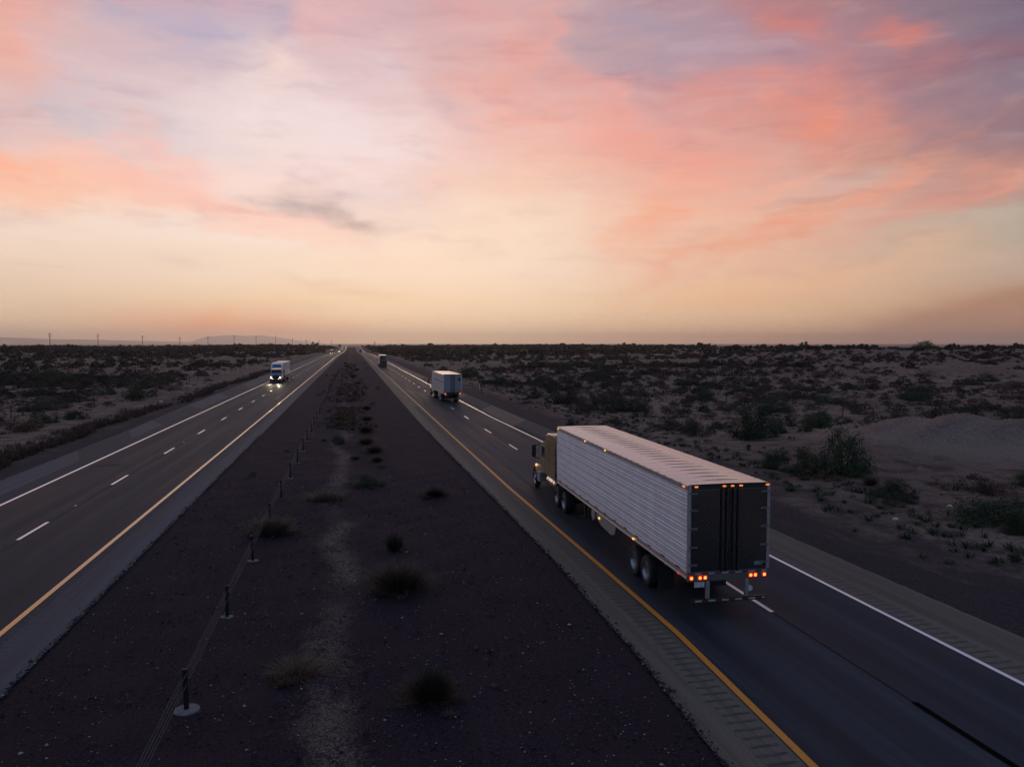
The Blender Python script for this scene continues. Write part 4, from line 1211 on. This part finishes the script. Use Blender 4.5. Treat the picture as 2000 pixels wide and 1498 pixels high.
scatter(190, 40, 110, -30, 52, .70, .62)
scatter(1700, 38, 150, -30, 52, .26, .20)
scatter(300, 80, 230, -27, -9, 1.0, .75)
scatter(700, 45, 150, -30, -17, .38, .28)
scatter(2600, 140, 300, -26, 50, .40, .34)
scatter(640, 105, 210, -26, 50, 1.0, .78)
scatter(1450, 205, 420, -25, 49, 1.15, .85)
scatter(4200, 420, 900, -25, 49, 1.5, 1.15)
scatter(9000, 880, 1750, -25, 34, 2.0, 1.35)
cand = np.array(cand)
dist = np.hypot(cand[:, 0], cand[:, 1])
keep = np.min(np.hypot(cand[:, None, 0] - TX[None, :, 0], cand[:, None, 1] - TX[None, :, 1]) - TX[None, :, 2], axis=1) > .3
cand = cand[keep]; dist = dist[keep]
order = np.argsort(-(cand[:, 2] * cand[:, 3]) / dist ** 2)
NIND = 285 - count
for k in order[:NIND]:
    x_, y_, r_, h_ = cand[k]
    sdn = 'left' if x_ < 0 else 'right'
    gi = rng.integers(0, 12)
    if gi < 9: me, st_ = SCRUB[gi]
    else: me, st_ = random.choice(GREEN)
    t_ = tag(bpy.data.objects.new('desert_bush', me), f'small dark desert bush, one of many alike dotting the sand {sdn} of the highway', 'bush', f'scattered desert bushes {sdn} of the highway')
    col.objects.link(t_)
    t_.location = (x_, y_, float(z_ground(x_, y_)) - .03); t_.rotation_euler = (0, 0, random.uniform(0, 6.28)); t_.scale = (r_, r_ * random.uniform(.85, 1.15), h_)

rest = cand[order[NIND:]]; rd = dist[order[NIND:]]
VV = []; n0 = 0; FF = []
zs = z_ground(rest[:, 0], rest[:, 1])
for mset, sel in (('leaf_dark', slice(0, None)),):
    per = np.where(rest[:, 2] < .5, 26, np.where(rd < 260, 170, np.where(rd < 500, 60, np.where(rd < 950, 28, 14))))
    rep = np.repeat(np.arange(len(rest)), per)
    n = len(rep)
    th = rng.uniform(0, 6.283, n); q = np.sqrt(rng.uniform(0, 1, n)); up_ = rng.uniform(0, 1, n) ** 1.35
    rad = rest[rep, 2] * q * np.sqrt(np.clip(1.05 - up_ ** 2 * .9, .1, 1))
    C = np.stack([rest[rep, 0] + rad * np.cos(th), rest[rep, 1] + rad * np.sin(th), zs[rep] + rest[rep, 3] * up_ - .08], -1)
    sz = rest[rep, 2] * np.where(rest[rep, 2] < .5, .30, 1) * np.where(rest[rep, 2] < .5, 1.0, np.where(rd[rep] < 260, .15, np.where(rd[rep] < 500, .28, np.where(rd[rep] < 950, .55, .8))))
    V, Qd = leaf_quads(C, sz, .2, 1.3)
    m_ = mat('scrub_mass', (.046, .039, .031), .85, var=.4, scale=.06, spec=.15)
    np_mesh('desert_scrub', V, Qd, m_, kind='stuff')['label'] = 'dark desert scrub covering the far plain to the horizon'

# dry roadside grass, left edge, and brown grass patches in the median
Vs = []; Qs = []; n0 = 0
def tufts(pts, r, h, nb, lean=1.0, w=.03):
    global n0
    for x_, y_, z_ in pts:
        s = random.uniform(.6, 1.25)
        V, Qd = blades(nb, r * s, h * s, lean, w * random.uniform(.8, 1.4), .5)
        Vs.append(V + np.array([x_, y_, z_])); Qs.append(Qd + n0); n0 += len(V)
pts = []
for _ in range(1500):
    y_ = 38 + 210 * random.random() ** 1.5
    e_ = -23.6 - .6 * math.sin(y_ * .09) - .4 * math.sin(y_ * .31 + 1)
    x_ = e_ - abs(random.gauss(0, 1.1))
    if math.sin(y_ * .21) + math.sin(y_ * .083 + 2) < -1.35 and random.random() < .8: continue
    pts.append((x_, y_, float(z_ground(x_, y_))))
tufts(pts, .42, .62, 16, 1.0, .04)
np_mesh('dry_grass', np.concatenate(Vs), np.concatenate(Qs), 'leaf_brown', kind='stuff')['label'] = 'band of brown dry grass along the left verge'
Vs, Qs, n0 = [], [], 0
pts = []
for _ in range(900):
    y_ = random.choice((random.uniform(76, 103), random.uniform(112, 165), random.uniform(170, 330)))
    x_ = random.gauss(-.9, .9 if y_ < 110 else 1.2)
    pts.append((x_, y_, float(z_median(x_, y_))))
tufts(pts, .40, .34, 14, 1.1, .045)
pts = []
for _ in range(150):
    y_ = 14 + 62 * random.random() ** 1.2
    x_ = random.gauss(-.4, 2.2) if random.random() < .8 else random.uniform(-7.4, 6.4)
    if -7.6 < x_ < 6.6: pts.append((x_, y_, float(z_median(x_, y_))))
tufts(pts, .16, .11, 16, 1.4, .014)
for cx_, cy_, rr_, n_ in ((1.8, 17.7, .75, 16), (-1.46, 19.9, .7, 16), (1.6, 26.1, 1.0, 22), (-3.4, 34.8, .9, 14), (-1.42, 42, .9, 16), (.8, 45.7, .9, 12), (4.3, 41.5, .7, 8)):
    pts = []
    for _ in range(n_):
        a_ = random.uniform(0, 6.28); q_ = rr_ * random.uniform(.3, 1.25)
        x_, y_ = cx_ + q_ * math.cos(a_), cy_ + q_ * math.sin(a_); pts.append((x_, y_, float(z_median(x_, y_))))
    tufts(pts, .24, .26, 26, 1.3, .014)
np_mesh('dry_grass', np.concatenate(Vs), np.concatenate(Qs), 'leaf_brown', kind='stuff')['label'] = 'low brown grass patches along the middle of the median'
Vs, Qs, n0 = [], [], 0
pts = []
for _ in range(520):
    y_ = 24 + 150 * random.random() ** 1.4
    x_ = 25.6 + .03 * y_ * .2 + random.gauss(0, 1.5) + .8 * math.sin(y_ * .17)
    if x_ < 21.5: continue
    pts.append((x_, y_, float(z_ground(x_, y_))))
tufts(pts, .34, .30, 22, 1.1, .035)
np_mesh('weeds', np.concatenate(Vs), np.concatenate(Qs), 'leaf_green', kind='stuff')['label'] = 'low green weeds along the right verge'

# loose stones of the gravel, near part of the median
def pebbles(n):
    y_ = 11.5 + 38 * rng.uniform(0, 1, n) ** 1.7; x_ = rng.uniform(-7.9, 6.9, n)
    s_ = rng.lognormal(math.log(.016), .5, n)[:, None]; s_ = np.clip(s_, .006, .08)
    c_ = np.stack([x_, y_, z_median(x_, y_) + .012], -1)
    base_ = np.array([(1, 0, 0), (0, 1, 0), (-1, 0, 0), (0, -1, 0), (0, 0, .8), (0, 0, -.5)])
    V = c_[:, None, :] + base_[None] * s_[:, None, :] * rng.uniform(.6, 1.4, (n, 6, 1))
    th = rng.uniform(0, 6.28, n)
    tri = np.array([(0, 1, 4), (1, 2, 4), (2, 3, 4), (3, 0, 4), (1, 0, 5), (2, 1, 5), (3, 2, 5), (0, 3, 5)])
    return V.reshape(-1, 3), (np.arange(n)[:, None, None] * 6 + tri[None]).reshape(-1, 3)


def stone_mat():
    m = bpy.data.materials.new('gravel_stone'); m.use_nodes = True; MATS['gravel_stone'] = m
    t = NT(m.node_tree); b = t.n['Principled BSDF']
    isl = t.add('ShaderNodeNewGeometry').outputs['Random Per Island']
    c = t.mix(t.rng(isl, 0, .93, 0, 1, False), (.014, .010, .014), (.085, .066, .078))
    c = t.mix(t.rng(isl, .955, .965), c, (.34, .31, .29))
    t.l.new(c, b.inputs['Base Color']); b.inputs['Roughness'].default_value = .85; b.inputs['Specular IOR Level'].default_value = .2


stone_mat()
PV, PF = pebbles(26000)
def spill(n):
    y_ = 12 + 60 * rng.uniform(0, 1, n) ** 1.4; left = rng.uniform(0, 1, n) < .45
    x_ = np.where(left, -8.1 - np.abs(rng.normal(0, .10, n)) + .04, EG(y_) + np.abs(rng.normal(0, .09, n)) - .04)
    s_ = np.clip(rng.lognormal(math.log(.020), .5, n), .008, .07)[:, None]
    c_ = np.stack([x_, y_, z_road(y_) + .008], -1)
    base_ = np.array([(1, 0, 0), (0, 1, 0), (-1, 0, 0), (0, -1, 0), (0, 0, .8), (0, 0, -.5)])
    V = c_[:, None, :] + base_[None] * s_[:, None, :] * rng.uniform(.6, 1.4, (n, 6, 1))
    tri = np.array([(0, 1, 4), (1, 2, 4), (2, 3, 4), (3, 0, 4), (1, 0, 5), (2, 1, 5), (3, 2, 5), (0, 3, 5)])
    return V.reshape(-1, 3), (np.arange(n)[:, None, None] * 6 + tri[None]).reshape(-1, 3)


SV, SF = spill(5000)
PF = np.concatenate([PF, SF + len(PV)]); PV = np.concatenate([PV, SV])
np_mesh('gravel', PV, PF, 'gravel_stone', kind='stuff')['label'] = 'loose dark gravel stones in the near median'

# two small trees where the road tops the rise
def tree(label, x_, y_, h):
    z = float(z_ground(x_, y_))
    t = thing('tree', label, 'tree', (x_, y_, z - .1), 0, 'small trees at the road end')
    mb = MB().tube([(0, 0, 0), (.1, 0, h * .3), (.05, .1, h * .5)], .22, 7, .14)
    for a in range(6):
        mb.tube([(.05, .05, h * .4), (h * .16 * math.cos(a), h * .16 * math.sin(a), h * .6), (h * .3 * math.cos(a + .2), h * .3 * math.sin(a + .2), h * .8)], .09, 5, .03)
    mb.build('trunk', 'twig', t)
    C = []
    for _ in range(26):
        c = rng.normal(size=3) * np.array([h * .20, h * .20, h * .15]) + np.array([0, 0, h * .72])
        C.append(c + rng.normal(size=(60, 3)) * h * .07)
    V, Qd = leaf_quads(np.concatenate(C), h * .07, .2)
    np_mesh('crown', V, Qd, 'leaf_green', t)


tree('small round dark tree left of the road end', -23, 1545, 6.0)
tree('small dark tree right of the road end', 20, 1500, 5.0)

# pale stones and scraps that catch the light
mat('pale_stone', (.50, .48, .46), .8, var=.2)
for k, (u, v, s, nm, lb, ct) in enumerate(((1796, 838, .55, 'plank', 'pale plank lying on the crest of the sandy heap', 'plank'), (1553, 827, .22, 'stone', 'pale stone among bushes above the broad green bush', 'stone'),
                                      (985, 732, .5, 'stone', 'pale stone in the scrub right of the white semi truck', 'stone'), (1749, 1012, .16, 'stone', 'pale stone on the right verge by the weeds', 'stone'), (1855, 987, .16, 'stone', 'pale stone at the foot of the sandy heap', 'stone'),
                                      (314, 784, .3, 'stone', 'pale stone in the dry grass left of the road', 'stone'), (965, 1330, .14, 'debris', 'small dark scrap on the gravel right of the nearest spiky plant', 'debris'))):
    x_, y_ = gp(u, v)
    z_ = float(z_median(x_, y_)) if abs(x_) < 7 else float(z_ground(x_, y_))
    if nm == 'plank': o = MB().box(-.11, .11, -.75, .75, 0, .05).build('plank', 'white_paintwork', bevel=.01); o.rotation_euler = (.1, .15, -.95)
    else:
        vv = [Vector((random.uniform(.6, 1) * math.cos(a) * s, random.uniform(.6, 1) * math.sin(a) * s, 0)) for a in np.linspace(0, 5.5, 8)]
        o = MB().loft([[tuple(p) for p in vv], [tuple(p * .9 + Vector((0, 0, s * .35))) for p in vv], [tuple(p * .4 + Vector((0, 0, s * .55))) for p in vv]]).build(nm, 'pale_stone' if nm == 'stone' else 'rubber', smooth='auto')
    o.location = (x_, y_, z_); tag(o, lb, ct)

# ------------------------------------------------------------------ desert air
HAZE = True
if HAZE:
    hz = MB().box(-43000, 43000, -300, 43000, -45, 520).build('haze', mat('haze_air'))
    m = MATS['haze_air']; t = NT(m.node_tree); t.n.clear()
    ov = t.add('ShaderNodeOutputMaterial')
    pv = t.add('ShaderNodeVolumePrincipled', i_Density=4.2e-5, i_Color=(1, .95, .87, 1), i_Anisotropy=.75)
    t.l.new(pv.outputs[0], ov.inputs['Volume'])
    hz['kind'] = 'stuff'; hz['label'] = 'pale dusty air over the desert'
